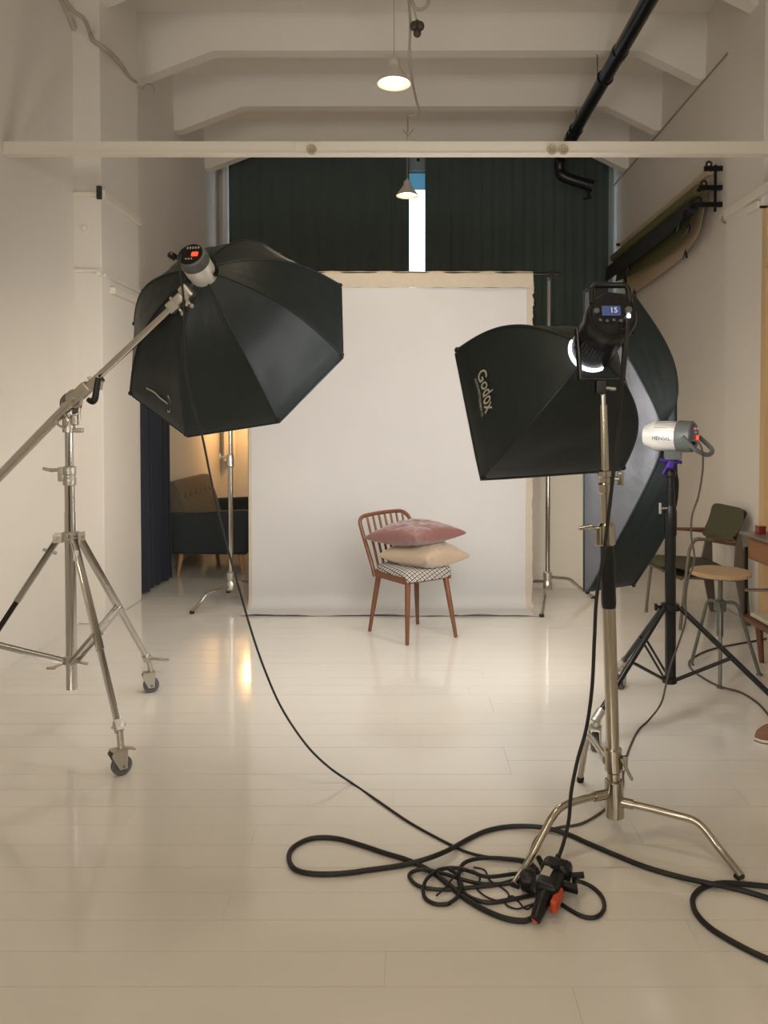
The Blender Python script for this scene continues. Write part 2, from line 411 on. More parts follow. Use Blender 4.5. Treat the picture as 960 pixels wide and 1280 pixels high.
# ---------------------------------------------------------------- curtains on the far window
def curtain_mesh(x0, x1, y0, z0, z1, amp, per, n=None, dirv=None, seed=0):
    rnd = random.Random(seed); n = n or int((x1-x0)/per*12)
    ph = [rnd.uniform(-.5, .5) for _ in range(8)]
    rows = []
    for k in range(9):
        z = z1+(z0-z1)*k/8; row = []
        for i in range(n+1):
            u = x0+(x1-x0)*i/n
            yy = y0 + amp*(.55+.45*k/8)*(math.sin(2*math.pi*u/per+ph[0]) + .35*math.sin(2*math.pi*u/per*1.7+ph[1]*3+.15*k))
            row.append(V((u, yy, z)))
        rows.append(row)
    back = [[p+V((0, .006, 0)) for p in reversed(r_)] for r_ in rows]
    b = MB(); b.grid([r_+bk for r_, bk in zip(rows, back)], True, True); return b
for nm, xa, xb, sd, lb in (('left', -2.29, -.015, 1, 'dark charcoal blackout curtain left of the bright window slit'), ('right', .185, 2.50, 2, 'dark charcoal blackout curtain right of the bright window slit')):
    t = thing('blackout_curtain', (0 if nm == 'left' else 1, 9.75, 5.0), lb, 'curtain')
    curtain_mesh(xa, xb, 9.75, 1.60, 5.0, .012, .13, None, seed=sd).build('drape', 'dcurt', t, ang=80)
    MB().cyl((XL if nm == 'left' else xa, 9.75, 5.03), (xb if nm == 'left' else XR, 9.75, 5.03), .014).build('curtain_rod', 'winf', t)
    xx = xa+.1
    while xx < xb:
        MB().ring((xx, 9.75, 5.02), (1, 0, 0), .02, .004, 12, 6).build('curtain_ring', 'winf', t); xx += .32
# bolt plate above the slit
o = MB().lob(-.04, .23, YB-.02, YB+.058, 4.75, 5.0, .004).build('window_bracket', 'winf'); o['label'] = 'grey plate with a round bolt at the top of the window slit'; o['category'] = 'bracket'
MB().cyl((.10, YB-.02, 4.88), (.10, YB-.035, 4.88), .022).build('bolt', 'hole', o)
# downpipe-like frame edge at far right corner
struct(MB().lob(2.505, 2.56, 9.80, 9.86, 1.7, 5.0, .004), 'trim_1', 'winf')
struct(MB().lob(-2.40, -2.33, 9.86, 9.99, 1.0, 5.0, .01), 'trim_2', 'wall')
for i in range(1): pass

# ---------------------------------------------------------------- navy curtain behind left pilaster
t = thing('navy_curtain', (-2.3, 6.9, 0), 'dark navy floor-length curtain hanging behind the left pilaster beside the grey sofa', 'curtain')
rows = []
n = 70
for k in range(10):
    z = 2.60 - (2.60-.02)*k/9; row = []
    for i in range(n+1):
        u = i/n; yy = 6.50+.86*u
        xx = -2.335 + .035*math.sin(u*2*math.pi*5.5+.4)*(.6+.4*k/9) + .015*math.sin(u*23+k*.3) + .03*u
        row.append(V((xx, yy, z)))
    rows.append(row)
b = MB(); b.grid([r_+[p+V((-.006, 0, 0)) for p in reversed(r_)] for r_ in rows], True, True); b.build('drape', 'navy', t, ang=80)
MB().tube([V((-2.45, 7.6, 2.62)), V((-2.32, 7.4, 2.62)), V((-2.30, 6.6, 2.62)), V((-2.25, 6.52, 2.62)), V((-1.95, 6.52, 2.62))], .016, 10).build('curtain_rod', 'blackm', t)

# ---------------------------------------------------------------- black ceiling pipe
t = thing('ceiling_pipe', (1.74, 7, 4.6), 'black drain pipe running along the ceiling at upper right with elbow and tap', 'pipe')
pz, pxx = 4.60, 1.752
MB().cyl((pxx, YN+.2, pz), (pxx, 8.95, pz), .063, seg=28).build('pipe', 'blackm', t)
for yy in (6.32, 6.30+.36): pass
MB().cyl((pxx, 6.48, pz), (pxx, 6.56, pz), .071, seg=28).build('pipe_collar', 'blackm', t)
MB().cyl((pxx, 8.35, pz), (pxx, 8.47, pz), .072, seg=28).build('pipe_collar', 'blackm', t)
MB().ring((pxx, 6.98, pz), (0, 1, 0), .068, .008, 24, 6).tube([V((pxx-.07, 6.98, pz)), V((pxx-.075, 6.98, 4.82))], .004, 6).build('pipe_clamp', 'blackm', t)
MB().ring((pxx, 9.1-.9, pz), (0, 1, 0), .068, .008, 24, 6).tube([V((pxx, 8.2, pz+.07)), V((pxx, 8.2, 4.82))], .004, 6).build('pipe_clamp', 'blackm', t)
MB().tube([V((pxx, 8.9, pz)), V((pxx, 9.02, pz-.02)), V((pxx, 9.08, pz-.12)), V((pxx+.03, 9.08, pz-.20)), V((pxx+.14, 9.08, pz-.25)), V((pxx+.34, 9.08, pz-.31))], .068, 24, sub=4).build('elbow', 'blackm', t)
e = V((pxx+.34, 9.08, pz-.31))
MB().lathe(e, (1, 0, -.25), [(-.03, .075), (.05, .075), (.055, .06)], 24).build('end_cap', 'blackm', t)
MB().cyl(e+V((0, 0, -.05)), e+V((0, 0, -.15)), .018).cyl(e+V((.03, 0, -.15)), e+V((-.07, 0, -.17)), .014).build('drain_tap', 'blackm', t)

# ---------------------------------------------------------------- pendant lamps
def pendant(px, py, d, R, label, anchor=True):
    c = P(px, py, d)      # centre of the lower rim
    t = thing('pendant_lamp', (c.x, c.y, c.z), label, 'lamp', 'white cone pendant lamps in the ceiling row')
    b = MB(); out = [(0, R), (.012, R*.985), (R*.62, R*.60), (R*.95, R*.36), (R*1.05, R*.33), (R*1.32, R*.31), (R*1.38, R*.2), (R*1.38, .012)]
    inn = [(R*1.30, .012), (R*1.25, R*.28), (R*.93, R*.33), (R*.6, R*.565), (.004, R*.95)]
    b.lathe(c, (0, 0, 1), out+inn+[(0, R)], 40, False); b.build('lamp_shade', 'shade', t, ang=50)
    MB().cyl(c+V((0, 0, R*1.36)), c+V((0, 0, R*1.55)), R*.09).build('cord_grip', 'shade', t)
    MB().cyl(c+V((0, 0, R*1.5)), V((c.x, c.y, ZC)), .0035, seg=8).build('cord', 'cable_w', t)
    MB().lathe((c.x, c.y, ZC), (0, 0, -1), [(0, .045), (.02, .045), (.035, .02)], 20).build('ceiling_rose', 'shade', t)
    MB().cyl(c+V((0, 0, R*.8)), c+V((0, 0, R*1.28)), R*.2).build('lamp_holder', 'shade', t)
    MB().sphere(c+V((0, 0, R*.48)), R*.36, (1, 1, 1.15)).build('bulb', 'bulb', t)
    ld = bpy.data.lights.new('pendant_glow', 'SPOT'); ld.energy = L_PENDANT; ld.color = (1, .83, .60); ld.spot_size = math.radians(125); ld.spot_blend = .6
    ld.shadow_soft_size = .045
    lo_ = bpy.data.objects.new('pendant_glow', ld); C.objects.link(lo_); lo_.location = c+V((0, 0, -.012)); 
    lp = bpy.data.lights.new('pendant_fill', 'POINT'); lp.energy = L_PENDANT*.18; lp.color = (1, .84, .62); lp.shadow_soft_size = .1
    return t, c
pendant(492.5, 105, 5.6, .122, 'white cone pendant lamp nearest the camera, hanging above the long trunking rail')
pendant(509, 245, 8.6, .122, 'smaller-looking far white cone pendant lamp hanging against the dark curtains')
for yy, wh in ((2.6, 'just above the top of the picture'), (-.4, 'right above the camera'), (-2.2, 'behind the camera by the near wall')):
    q = V((0, yy, 4.05)); px_ = None
    c = q
    t = thing('pendant_lamp', c, 'white cone pendant lamp hanging '+wh, 'lamp', 'white cone pendant lamps in the ceiling row')
    R = .122
    MB().lathe(c, (0, 0, 1), [(0, R), (.012, R*.985), (R*.62, R*.6), (R*.95, R*.36), (R*1.32, R*.31), (R*1.38, .012), (R*1.25, R*.28), (R*.6, R*.565), (.004, R*.95), (0, R)], 32, False).build('lamp_shade', 'shade', t, ang=50)
    MB().cyl(c+V((0, 0, R*1.3)), V((c.x, c.y, ZC)), .0035, seg=8).build('cord', 'cable_w', t)
    MB().sphere(c+V((0, 0, R*.48)), R*.36).build('bulb', 'bulb', t)
    ld = bpy.data.lights.new('pendant_glow', 'SPOT'); ld.energy = L_PENDANT; ld.color = (1, .80, .55); ld.spot_size = math.radians(140); ld.spot_blend = .6; ld.shadow_soft_size = .045
    lo_ = bpy.data.objects.new('pendant_glow', ld); C.objects.link(lo_); lo_.location = c+V((0, 0, -.012))

# cables, plug and hook of the pendant wiring
t = thing('ceiling_wiring', P(513, 10, 5.75), 'tangled grey ceiling wiring with a hanging socket cluster beside the front pendant lamp', 'wiring')
MB().tube([P(512, -40, 5.75), P(511, 0, 5.75), P(513, 30, 5.75), P(512, 60, 5.75), P(513, 85, 5.9), P(516, 105, 6.2), P(521, 128, 6.6), P(525, 141, 6.8), P(523, 144, 6.85), P(517, 143, 6.85), P(511, 145, 6.85)], .010, 8, sub=5).build('cable', 'cable_w', t)
MB().tube([P(509, -40, 5.72), P(515, 0, 5.72), P(521, 11, 5.72), P(530, 11, 5.72), P(536, 2, 5.72), P(538, -20, 5.72), P(538, -60, 5.72)], .012, 8, sub=5).build('cable', 'cable_w', t)
MB().tube([P(513, 0, 5.72), P(518, 14, 5.72), P(521, 26, 5.72)], .007, 8, sub=4).build('cable', 'cable_w', t)
c = P(521.5, 36, 5.72)
b = MB(); 
for dx, dz, rr in ((-.022, .02, .032), (.022, .02, .032), (0, -.03, .03), (0, .045, .02)): b.sphere(c+V((dx, 0, dz)), rr, (1, 1, 1.1), 10, 8)
b.build('socket_cluster', 'cordg', t)
t = thing('ceiling_anchor', P(510, 150, 8.6), 'small wire anchor hook over the far pendant lamp cord', 'hook')
MB().tube([P(510, 146, 8.6), P(510, 166, 8.6)], .006, 6).tube([P(504, 162, 8.6), P(507, 166, 8.6), P(510, 170, 8.6), P(513, 166, 8.6), P(517, 161, 8.6)], .006, 6, sub=3).build('hook', 'cable_w', t)

# ---------------------------------------------------------------- paper rolls on right wall
roll_hold = []
t = thing('roller_bracket', (XR, 6.5, 3.3), 'black steel three-hook roll bracket near end, on the right wall', 'bracket')
ybk = 6.5
hz = (3.63, 3.47, 3.33); hx = (2.475, 2.435, 2.39)
MB().lob(2.55, 2.57, ybk-.01, ybk+.01, 3.27, 3.66, .002).build('upright', 'blackm', t)
for z_, x_ in zip(hz, hx):
    MB().lob(x_-.01, XR, ybk-.012, ybk+.012, z_-.02, z_+.02, .003).build('arm', 'blackm', t)
    MB().ring((x_+.03, ybk, z_+.035), (0, 1, 0), .022, .009, 18, 8).build('hook', 'blackm', t)
t = thing('roller_bracket', (XR, 9.2, 3.3), 'black roll bracket at the far end of the paper rolls on the right wall', 'bracket')
MB().lob(2.55, 2.57, 9.25, 9.27, 3.27, 3.66, .002).build('upright', 'blackm', t)
for z_, x_ in zip(hz, hx): MB().lob(x_-.01, XR, 9.25, 9.27, z_-.015, z_+.015, .003).build('arm', 'blackm', t)
def paper_roll(x_, z_, R, mt, label, sheet=None):
    t = thing('paper_roll', (x_, 6.6, z_), label, 'paper roll', 'backdrop paper rolls on the right wall')
    MB().cyl((x_, 6.53, z_), (x_, 9.22, z_), R, seg=28).build('roll', mt, t)
    MB().cyl((x_, 6.48, z_), (x_, 9.26, z_), R*.35, seg=14).build('core_tube', 'blackm', t)
    if sheet:
        n = 24; rows = []
        for k in range(9):
            a = k/8; row = []
            for i in range(n+1):
                u = i/n; row.append(sheet(u, a))
            rows.append(row)
        b = MB(); b.grid([r_+[p+V((.003, 0, -.001)) for p in reversed(r_)] for r_ in rows], True, True); b.build('hanging_sheet', mt, t, ang=70)
    return t
def sh_beige(u, a):
    yy = 6.60+2.55*u; drop = .48+.12*math.sin(min(1, u*1.6)*math.pi/2)
    return V((2.54 + .02*math.sin(a*2.4) - .02*a + .012*math.sin(u*9)*a - (1-u)**4*.08*a, yy, 3.58-a*drop))
def sh_green(u, a):
    yy = 6.62+2.58*u; drop = .37-.10*u**3-.10*(1-u)**8
    return V((2.465-.035*a*a+.012*math.sin(u*8)*a-(1-u)**4*.05*a, yy, 3.45-a*drop))
def sh_black(u, a):
    yy = 6.60+2.6*u; drop = .145-.06*(1-u)**6
    return V((2.335-.012*math.sin(a*2)+.006*math.sin(u*9)*a, yy, 3.32-a*drop))
paper_roll(2.53, 3.62, .030, 'kraft', 'beige backdrop paper roll, topmost and closest to the wall', sh_beige)
paper_roll(2.435, 3.46, .050, 'green', 'olive green backdrop paper roll, middle of the three', sh_green)
paper_roll(2.385, 3.32, .050, 'blackp', 'black backdrop paper roll, lowest of the three', sh_black)
def pxx_(p):
    q = p-O; return CX+FPX*q.x/(q.dot(_f))
clips = [(781, sh_green, 'on the far corner of the olive sheet'), (793, sh_beige, 'hanging lowest at the far end of the beige sheet'), (786, sh_black, 'under the far end of the black roll'), (849, sh_black, 'under the near end of the black roll'), (861, sh_green, 'on the near corner of the olive sheet'), (857, sh_beige, 'hanging lowest below the roll bracket')]
for px, fn, wh in clips:
    u_ = min([k/200 for k in range(201)], key=lambda k: abs(pxx_(fn(k, .98))-px))
    c = fn(u_, .97)
    t = thing('spring_clip', c, 'small black A-shaped spring clip '+wh, 'clip', 'black spring clips on the paper rolls')
    s_ = .030*c.y/7
    MB().tube([c+V((.004, 0, s_*.4)), c+V((0, -s_*1.0, -s_*2.4))], s_*.28, 8).tube([c+V((.004, 0, s_*.4)), c+V((-.012, s_*1.0, -s_*2.4))], s_*.28, 8).build('jaws', 'blackm', t)
    MB().sphere(c+V((0, 0, -s_*.6)), s_*.5, (1, 1, 1), 8, 6).build('spring', 'blackm', t)

# tan board leaning at right edge
t = thing('tan_board', (2.58, 5.54, 0), 'tall tan hardboard panel standing against the right pilaster at the picture edge', 'board')
MB().lob(2.535, 2.615, 5.50, 5.575, 0.0, 3.03, .003).build('panel', 'board', t)
MB().tube([V((2.53, 5.495, 2.82)), V((2.525, 5.49, 2.68)), V((2.533, 5.49, 2.60)), V((2.56, 5.495, 2.64))], .004, 6, sub=4).build('wire', 'cable_w', t)
MB().cyl((2.50, 5.53, 3.04), (2.615, 5.53, 3.04), .010).build('top_rod', 'blackm', t)

# white movable flat behind the right backdrop stand
t = thing('studio_flat', (1.5, 6.9, 0), 'tall cream studio flat standing behind the right backdrop stand', 'flat')
MB().lob(1.02, 1.90, 6.90, 6.93, 0.0, 1.86, .003).build('panel', 'whitep', t)
MB().lob(1.02, 1.90, 6.93, 6.96, 0.0, .05, .003).lob(1.02, 1.90, 6.93, 6.96, 1.78, 1.86, .003).build('back_batten', 'oakleg', t)

# ================================================================== BACKDROP
yb_ = 6.25
t = thing('backdrop_cloth', (-.15, yb_, 0), 'large white muslin backdrop hanging from a crossbar behind the wooden chair', 'backdrop')
def back_pt(u, a):
    # a 0..1 top to end of the floor sweep
    x = -1.30 + 2.26*u; L = 2.86*a
    z = 2.585 - L
    wig = .006*math.sin(u*9+a*5)+.004*math.sin(u*23+2)*a
    rr = .10
    if z > rr: q = V((x, yb_-.03+wig, z))
    else:
        s_ = (rr - z)
        ang = min(s_/rr, math.pi/2)
        q = V((x, yb_-.03-rr*(1-math.cos(ang)) + wig*(1-ang/1.6), rr-rr*math.sin(ang)))
        if s_ > rr*math.pi/2: q.y -= s_-rr*math.pi/2
        q.z += .004 + (.006+.006*math.sin(u*17)+.004*math.sin(u*41))*max(0, (a-.93)/.07)
    return q
def sheet_strip(u0, u1, a0, a1, nu, na, name, mt, off=0, fringe=0):
    rows = []
    rnd = random.Random(5)
    for k in range(na+1):
        row = []
        for i in range(nu+1):
            u = u0+(u1-u0)*i/nu
            if fringe and i == nu: u += rnd.uniform(-fringe, fringe)
            if fringe and i == 0: pass
            p = back_pt(u, a0+(a1-a0)*k/na); p.y -= off; row.append(p)
        rows.append(row)
    b = MB(); b.grid([r_+[p+V((0, .004, .0)) for p in reversed(r_)] for r_ in rows], True, True)
    return b.build(name, mt, t, ang=75)
sheet_strip(0, 1, .0, 1, 60, 90, 'white_cloth', 'muslin')
sheet_strip(.990, 1.013, -.02, 1.0, 4, 150, 'frayed_edge', 'hem', .004, .004)
sheet_strip(-.006, .005, -.02, 1.0, 4, 150, 'frayed_edge', 'hem', .004, .0)
# bare canvas top hem wrapped over the bar
zt = 2.695
b = MB(); rows = []
for k, (yo, z) in enumerate(((-.036, 2.585), (-.037, 2.62), (-.036, 2.66), (-.03, zt), (0, zt+.028), (.03, zt), (.034, 2.6))):
    rows.append([V((-1.33+2.32*i/40, yb_+yo+.003*math.sin(i*.9), z+.002*math.sin(i*1.7))) for i in range(41)])
b.grid(rows); b.build('top_hem', 'hem', t)
# backdrop stands and bar
cb = thing('backdrop_crossbar', (-.2, yb_, 2.70), 'slim dark crossbar holding the white backdrop between two chrome stands', 'bar')
MB().cyl((-1.55, yb_, 2.70), (1.22, yb_, 2.70), .018).build('bar', 'blackm', cb)
for xx in (-1.52, 1.14): MB().lob(xx-.02, xx+.02, yb_-.02, yb_+.02, 2.665, 2.725, .004).build('end_socket', 'blackm', cb)

def bent_leg(c0, foot, k=.62, drop=.14, r=.0125):
    """C-stand leg: runs out from the hub, then bends down to the foot"""
    c0 = V(c0); foot = V(foot); d = V((foot.x-c0.x, foot.y-c0.y, 0)); e = c0+d*k+V((0, 0, -drop*c0.z))
    pts = [c0, c0.lerp(e, .5), c0.lerp(e, .86), e+V((0, 0, -.008))+d*.03, e.lerp(foot, .16)+d*.01, e.lerp(foot, .5), foot+V((0, 0, .012))]
    return pts
def cstand(name, base, feet, hubz, top, r, mt, label, group, kk=.62, zc_=1.19):
    t = thing(name, (base.x, base.y, 0), label, 'stand', group)
    lx = base.x; ly = base.y
    MB().cyl((lx, ly, hubz-.05), (lx, ly, zc_+.02), r, seg=20).build('column', mt, t)
    MB().cyl((lx, ly, zc_), (lx, ly, top), r*.72, seg=16).build('riser', mt, t)
    MB().lathe((lx, ly, zc_), (0, 0, 1), [(-.06, r), (-.05, r*1.6), (.03, r*1.6), (.05, r*1.1)], 18).build('collar', 'cast', t)
    MB().cyl((lx-.015, ly, zc_+.02), (lx-.075, ly, zc_+.03), .008).bbox((lx-.085, ly, zc_+.033), (.012, .012, .045), None, .004).build('locking_handle', 'cast', t)
    MB().lathe((lx, ly, hubz), (0, 0, 1), [(-.06, r), (-.05, r*2.0), (.0, r*2.0), (.02, r*1.5), (.05, r*1.9), (.09, r*1.9), (.1, r)], 18).build('leg_hub', 'cast', t)
    for i, f in enumerate(feet):
        c0 = V((lx, ly, hubz-.02+.035*i))
        pts = bent_leg(c0, f, kk)
        lg = MB().tube(pts, r*.78, 12, sub=4).build('leg', mt, t)
        MB().cyl(V(f)+V((0, 0, .0)), V(f)+V((0, 0, .022)), r*1.0, seg=12).build('rubber_foot', 'black', lg)
    return t
bl = P(288, 600, 6.33); br = P(685, 600, 6.33)
tl = cstand('backdrop_stand', V((bl.x, bl.y, 0)), [G(240, 767), V((bl.x+.42, 6.52, 0)), V((bl.x-.12, 6.74, 0))], .17, 2.70, .019, 'chrome', 'left chrome backdrop stand in front of the grey sofa', 'chrome stands of the backdrop')
cstand('backdrop_stand', V((br.x, br.y, 0)), [G(677, 771), V((br.x-.40, 6.60, 0)), V((br.x+.42, 6.52, 0))], .17, 2.72, .019, 'chrome', 'right chrome backdrop stand beside the cream studio flat', 'chrome stands of the backdrop', .45)

# ================================================================== WOODEN CHAIR WITH PILLOWS
f2 = V((.60, -.80, 0)); s2 = V((.80, .60, 0)); cc = V((.012, 5.43, 0))
def CH(f, s, z): return cc + f2*f + s2*s + V((0, 0, z))
t = thing('spindle_chair', cc, 'wooden spindle-back chair with black and white patterned seat before the white backdrop', 'chair')
seatz = .445
for (ff, ss), foot in zip(((.17, -.165), (-.17, -.17), (.17, .165), (-.17, .165)), (G(509, 806.5), G(462, 789), G(570, 796.5), G(522, 780))):
    MB().tube([CH(ff, ss, seatz-.03), foot.lerp(CH(ff, ss, seatz-.03), .5), foot], [.021, .018, .0125], 14).build('leg', 'wood', t)
# apron
b = MB(); R_ = frame3(f2, s2, V((0, 0, 1)))
for a_ in (-.188, .188): b.bbox(CH(0, a_, seatz-.022), (.39, .022, .045), R_, .004)
for a_ in (-.19, .17): b.bbox(CH(a_, 0, seatz-.022), (.022, .37, .045), R_, .004)
b.build('apron', 'wood', t)
# cushion: rounded slab wider at the front
rows = []
N_ = 40
for (zz, k) in ((seatz+.0, .93), (seatz+.003, .985), (seatz+.015, 1.0), (seatz+.035, .985), (seatz+.047, .93), (seatz+.054, .8), (seatz+.057, .4)):
    row = []
    for i in range(N_):
        a = 2*math.pi*i/N_; ca, sa = math.cos(a), math.sin(a)
        e = .34
        f_ = math.copysign(abs(ca)**e, ca)*.212*k; s_ = math.copysign(abs(sa)**e, sa)*(.205 + .018*ca)*k
        row.append(CH(f_+.01, s_, zz - (.03*(ca > .6) if zz < seatz+.01 else 0)))
    rows.append(row)
MB().grid(rows, True, True).build('seat_cushion', 'pattern', t, ang=60)
# back frame
lean = lambda z: -.185-.155*max(0, z-.40)/.42
def BK(s, z): return CH(lean(z), s, z)
outl = [BK(-.195, .40), BK(-.20, .50), BK(-.215, .62), BK(-.228, .74), BK(-.226, .785), BK(-.20, .812), BK(-.15, .822), BK(0, .832), BK(.13, .832), BK(.185, .815), BK(.218, .775), BK(.225, .72), BK(.215, .6), BK(.20, .5), BK(.195, .40)]
MB().tube(outl, .0145, 12, sub=5).build('back_frame', 'wood', t)
MB().bbox(CH(-.187, 0, .425), (.024, .40, .05), R_, .004).build('back_rail', 'wood', t)
for i in range(7):
    s_ = -.155+.31*i/6
    MB().tube([BK(s_*.93, .43), BK(s_*1.03, .826-.004*abs(i-3))], [.0105, .009], 10).build('spindle', 'wood', t)

def pillow(c, half, thick, rotz, tilt, name, mt, label, group):
    n = 56; b = MB(); Rm = Matrix.Rotation(rotz, 3, 'Z') @ Matrix.Rotation(tilt[0], 3, 'X') @ Matrix.Rotation(tilt[1], 3, 'Y')
    def pt(u, v, sgn):
        e = max(0, (1-u**2))*max(0, (1-v**2)); h = thick*.5*(e**.42)
        pin = 1-.13*(1-abs(u)**2)*abs(v)**3 ; pin2 = 1-.13*(1-abs(v)**2)*abs(u)**3
        wr = (.0035*math.sin(u*11+v*7) + .003*math.sin(v*19-u*5+1.5*math.sin(u*6)) + .0045*abs(math.sin(u*9-v*6+2*math.sin(v*4)))**3 + .004*abs(math.sin(v*8+u*10+1.3*math.sin(u*7)))**4)*e
        q = V((u*half*pin2, v*half*pin, sgn*h + wr + (.018*(u*v) if 1 else 0)))
        return V(c)+Rm @ q
    for sgn in (1, -1):
        b.grid([[pt(-1+2*i/n, -1+2*j/n, sgn) for i in range(n+1)] for j in range(n+1)])
    bmesh.ops.remove_doubles(b.bm, verts=b.bm.verts, dist=.0008)
    o = b.build(name, mt, None, ang=60); tag(o, label, 'pillow', group)
    mesh_c = V(c)
    for v in o.data.vertices: v.co -= mesh_c
    o.location = mesh_c
    return o
pillow(P(530.5, 691.5, 5.42), .235, .19, .83, (.04, -.02), 'beige_pillow', 'beige', 'beige satin pillow lying directly on the patterned chair seat', 'satin pillows on the chair')
pillow(P(519, 666, 5.42), .262, .165, .80, (-.02, -.05), 'rose_pillow', 'rose', 'dusty rose satin pillow on top of the beige pillow', 'satin pillows on the chair')

# ================================================================== SOFTBOX BUILDER
def softbox(t, hub, hub_r, corners, n_, bow_, sag, mats_, diff, lipz=.02, nt_=14, ns_=10, seed=1, tip='black', pe=.85):
    rnd = random.Random(seed); nc = len(corners); cen = sum(corners, V((0, 0, 0)))/nc
    hubpts = []
    for c in corners:
        d_ = c-cen; d_ = (d_ - n_*d_.dot(n_)).normalized(); hubpts.append(hub+d_*hub_r)
    def rod(i, tt):
        i %= nc; a = hubpts[i]; c = corners[i]; L = (c-a)
        out = (c-cen); out = (out-L.normalized()*out.dot(L.normalized())).normalized()
        if out.dot(c-cen) < 0: out = -out
        if out.dot(n_) > 0 and False: out = -out
        bow = bow_[i] if isinstance(bow_, (list, tuple)) else bow_
        prof = math.sin(math.pi*tt**pe)
        return a+L*tt+out*bow*prof
    def surf(i, s, tt):
        a = rod(i, tt); c = rod(i+1, tt); p = a.lerp(c, s)
        mid = (p-hub-(n_*(p-hub).dot(n_))); mid = mid.normalized() if mid.length > 1e-6 else V((0, 0, 1))
        k = math.sin(math.pi*s)
        wr = (.006*math.sin(tt*17+s*7+i)*tt + .003*math.sin(s*23+tt*9+i*2))*k*min(1, (1-tt)*5)*min(1, tt*5)
        return p - mid*(sag*k*math.sin(math.pi*min(1, tt))**.8*(.4+.6*tt)) + mid*wr
    for i in range(nc):
        b = MB(); b.grid([[surf(i, j/ns_, k/nt_) for j in range(ns_+1)] for k in range(nt_+1)])
        # lip past the diffuser
        b.grid([[corners[i].lerp(corners[(i+1) % nc], j/ns_) + n_*q for j in range(ns_+1)] for q in (0, lipz)])
        bmesh.ops.remove_doubles(b.bm, verts=b.bm.verts, dist=1e-4)
        pn = b.build('fabric_panel', mats_[i % len(mats_)], t, ang=80)
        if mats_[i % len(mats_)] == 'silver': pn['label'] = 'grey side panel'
        MB().tube([rod(i, k/10) for k in range(11)], .0055, 8, sub=2).build('rib_seam', 'fabric', t)
        MB().sphere(corners[i]+n_*.004, .013, (1, 1, 1), 10, 8).build('corner_cap', tip, t)
    b = MB(); pts = []
    for i in range(nc):
        for j in range(6): pts.append(corners[i].lerp(corners[(i+1) % nc], j/6)+n_*lipz)
    pts.append(pts[0]); b.tube(pts, .006, 8, caps=False); b.build('rim_piping', 'fabric', t)
    b = MB(); vc = b.bm.verts.new(cen+n_*.004); vs = [b.bm.verts.new(c.lerp(cen, .004)+n_*.003) for c in corners]
    for i in range(nc):
        b.bm.faces.new((vc, vs[i], vs[(i+1) % nc]))
    me_o = b.build('diffuser', diff, t)
    # make normals face along n_
    me = me_o.data
    if me.polygons[0].normal.dot(n_) < 0: me.flip_normals()
    MB().lathe(hub, n_, [(-.03, hub_r*1.02), (.03, hub_r*1.02), (.03, hub_r*.8), (-.03, hub_r*.8), (-.03, hub_r*1.02)], 28, False).build('speed_ring', 'blackm', t)
    return surf, rod, cen

# ---------------------------------------------------------------- OCTABOX on the boom
co = P(294, 423, 4.0); vr = (co-O).normalized(); e1 = V((1, 0, 0)); e1 = (e1-vr*e1.dot(vr)).normalized(); e2 = V((0, 0, -1)); e2 = (e2-vr*e2.dot(vr)).normalized()
an = math.radians(39.7); nO = (vr*math.cos(an)+(e1*.437+e2*.9)*math.sin(an)).normalized()
pp = [PL(163, 491, co, nO), PL(232, 542, co, nO), PL(347, 524, co, nO), PL(427, 443, co, nO), PL(425, 356, co, nO)]
pp += [co*2-pp[1], co*2-pp[2], co*2-pp[3]]
hubO = co-nO*.52
t = thing('octagonal_softbox', co-V((0, 0, .6)), 'big black octagonal softbox seen from behind on the chrome boom at left', 'softbox')
surfO, rodO, cenO = softbox(t, hubO, .075, pp, nO, .085, .022, ['fabric'], 'diff_o', .03)
# small mark near the lower left edge
def markO(u, v):
    s = .30+u; tt = .86+v
    return surfO(0, s, tt) - nO*.0 + (surfO(0, s, tt)-co-(nO*(surfO(0, s, tt)-co).dot(nO))).normalized()*.004 - nO*.004
b = MB(); b.grid([[markO(.42*i/8-.02, .012*k) for i in range(9)] for k in (0, 1)]); b.build('printed_line', 'print', t)
b = MB(); b.grid([[markO(.43+ .05*math.sin(a)-.02, .006+ .05*math.cos(a)+k*.014*math.cos(a)) for a in [math.pi*(-.1+1.2*i/10) for i in range(11)]] for k in (0, 1)]); b.build('printed_crescent', 'print', t)
# strobe head
bO = P(238, 318, 3.42); fO = P(259, 352, 3.58)
axO = (fO-bO).normalized()
t = thing('studio_strobe', bO, 'pale cylindrical studio strobe with red display on the big octagonal softbox', 'strobe', 'studio strobes')
fO2 = bO+axO*.30
R1 = .066
MB().lathe(bO, axO, [(.045, R1*.98), (.05, R1), (.26, R1), (.27, R1*.92)], 36).build('body', 'body', t)
MB().lathe(bO, axO, [(0, R1*.9), (.006, R1*1.0), (.048, R1*1.04), (.055, R1*1.0)], 36).build('rear_collar', 'grey', t)
xo, yo, zo = basis(axO)
upv = V((0, 0, 1)); upv = (upv-axO*upv.dot(axO)).normalized(); rtv = axO.cross(upv).normalized()
if rtv.x < 0: rtv = -rtv
MB().lathe(bO-axO*.002, axO, [(0, R1*.86), (.004, R1*.86)], 36).build('control_panel', 'black', t)
MB().bbox(bO-axO*.006+rtv*.024+upv*-.004, (.030, .022, .006), frame3(rtv, upv, axO), .002).build('display', 'red', t)
for i in range(5): MB().bbox(bO-axO*.006+rtv*(-.018+.013*i)+upv*.032, (.006, .010, .005), frame3(rtv, upv, axO), .001).build('button', 'print', t)
for i in range(3): MB().bbox(bO-axO*.006+rtv*(-.012+.013*i)-upv*.03, (.007, .007, .005), frame3(rtv, upv, axO), .001).build('button', 'print', t)
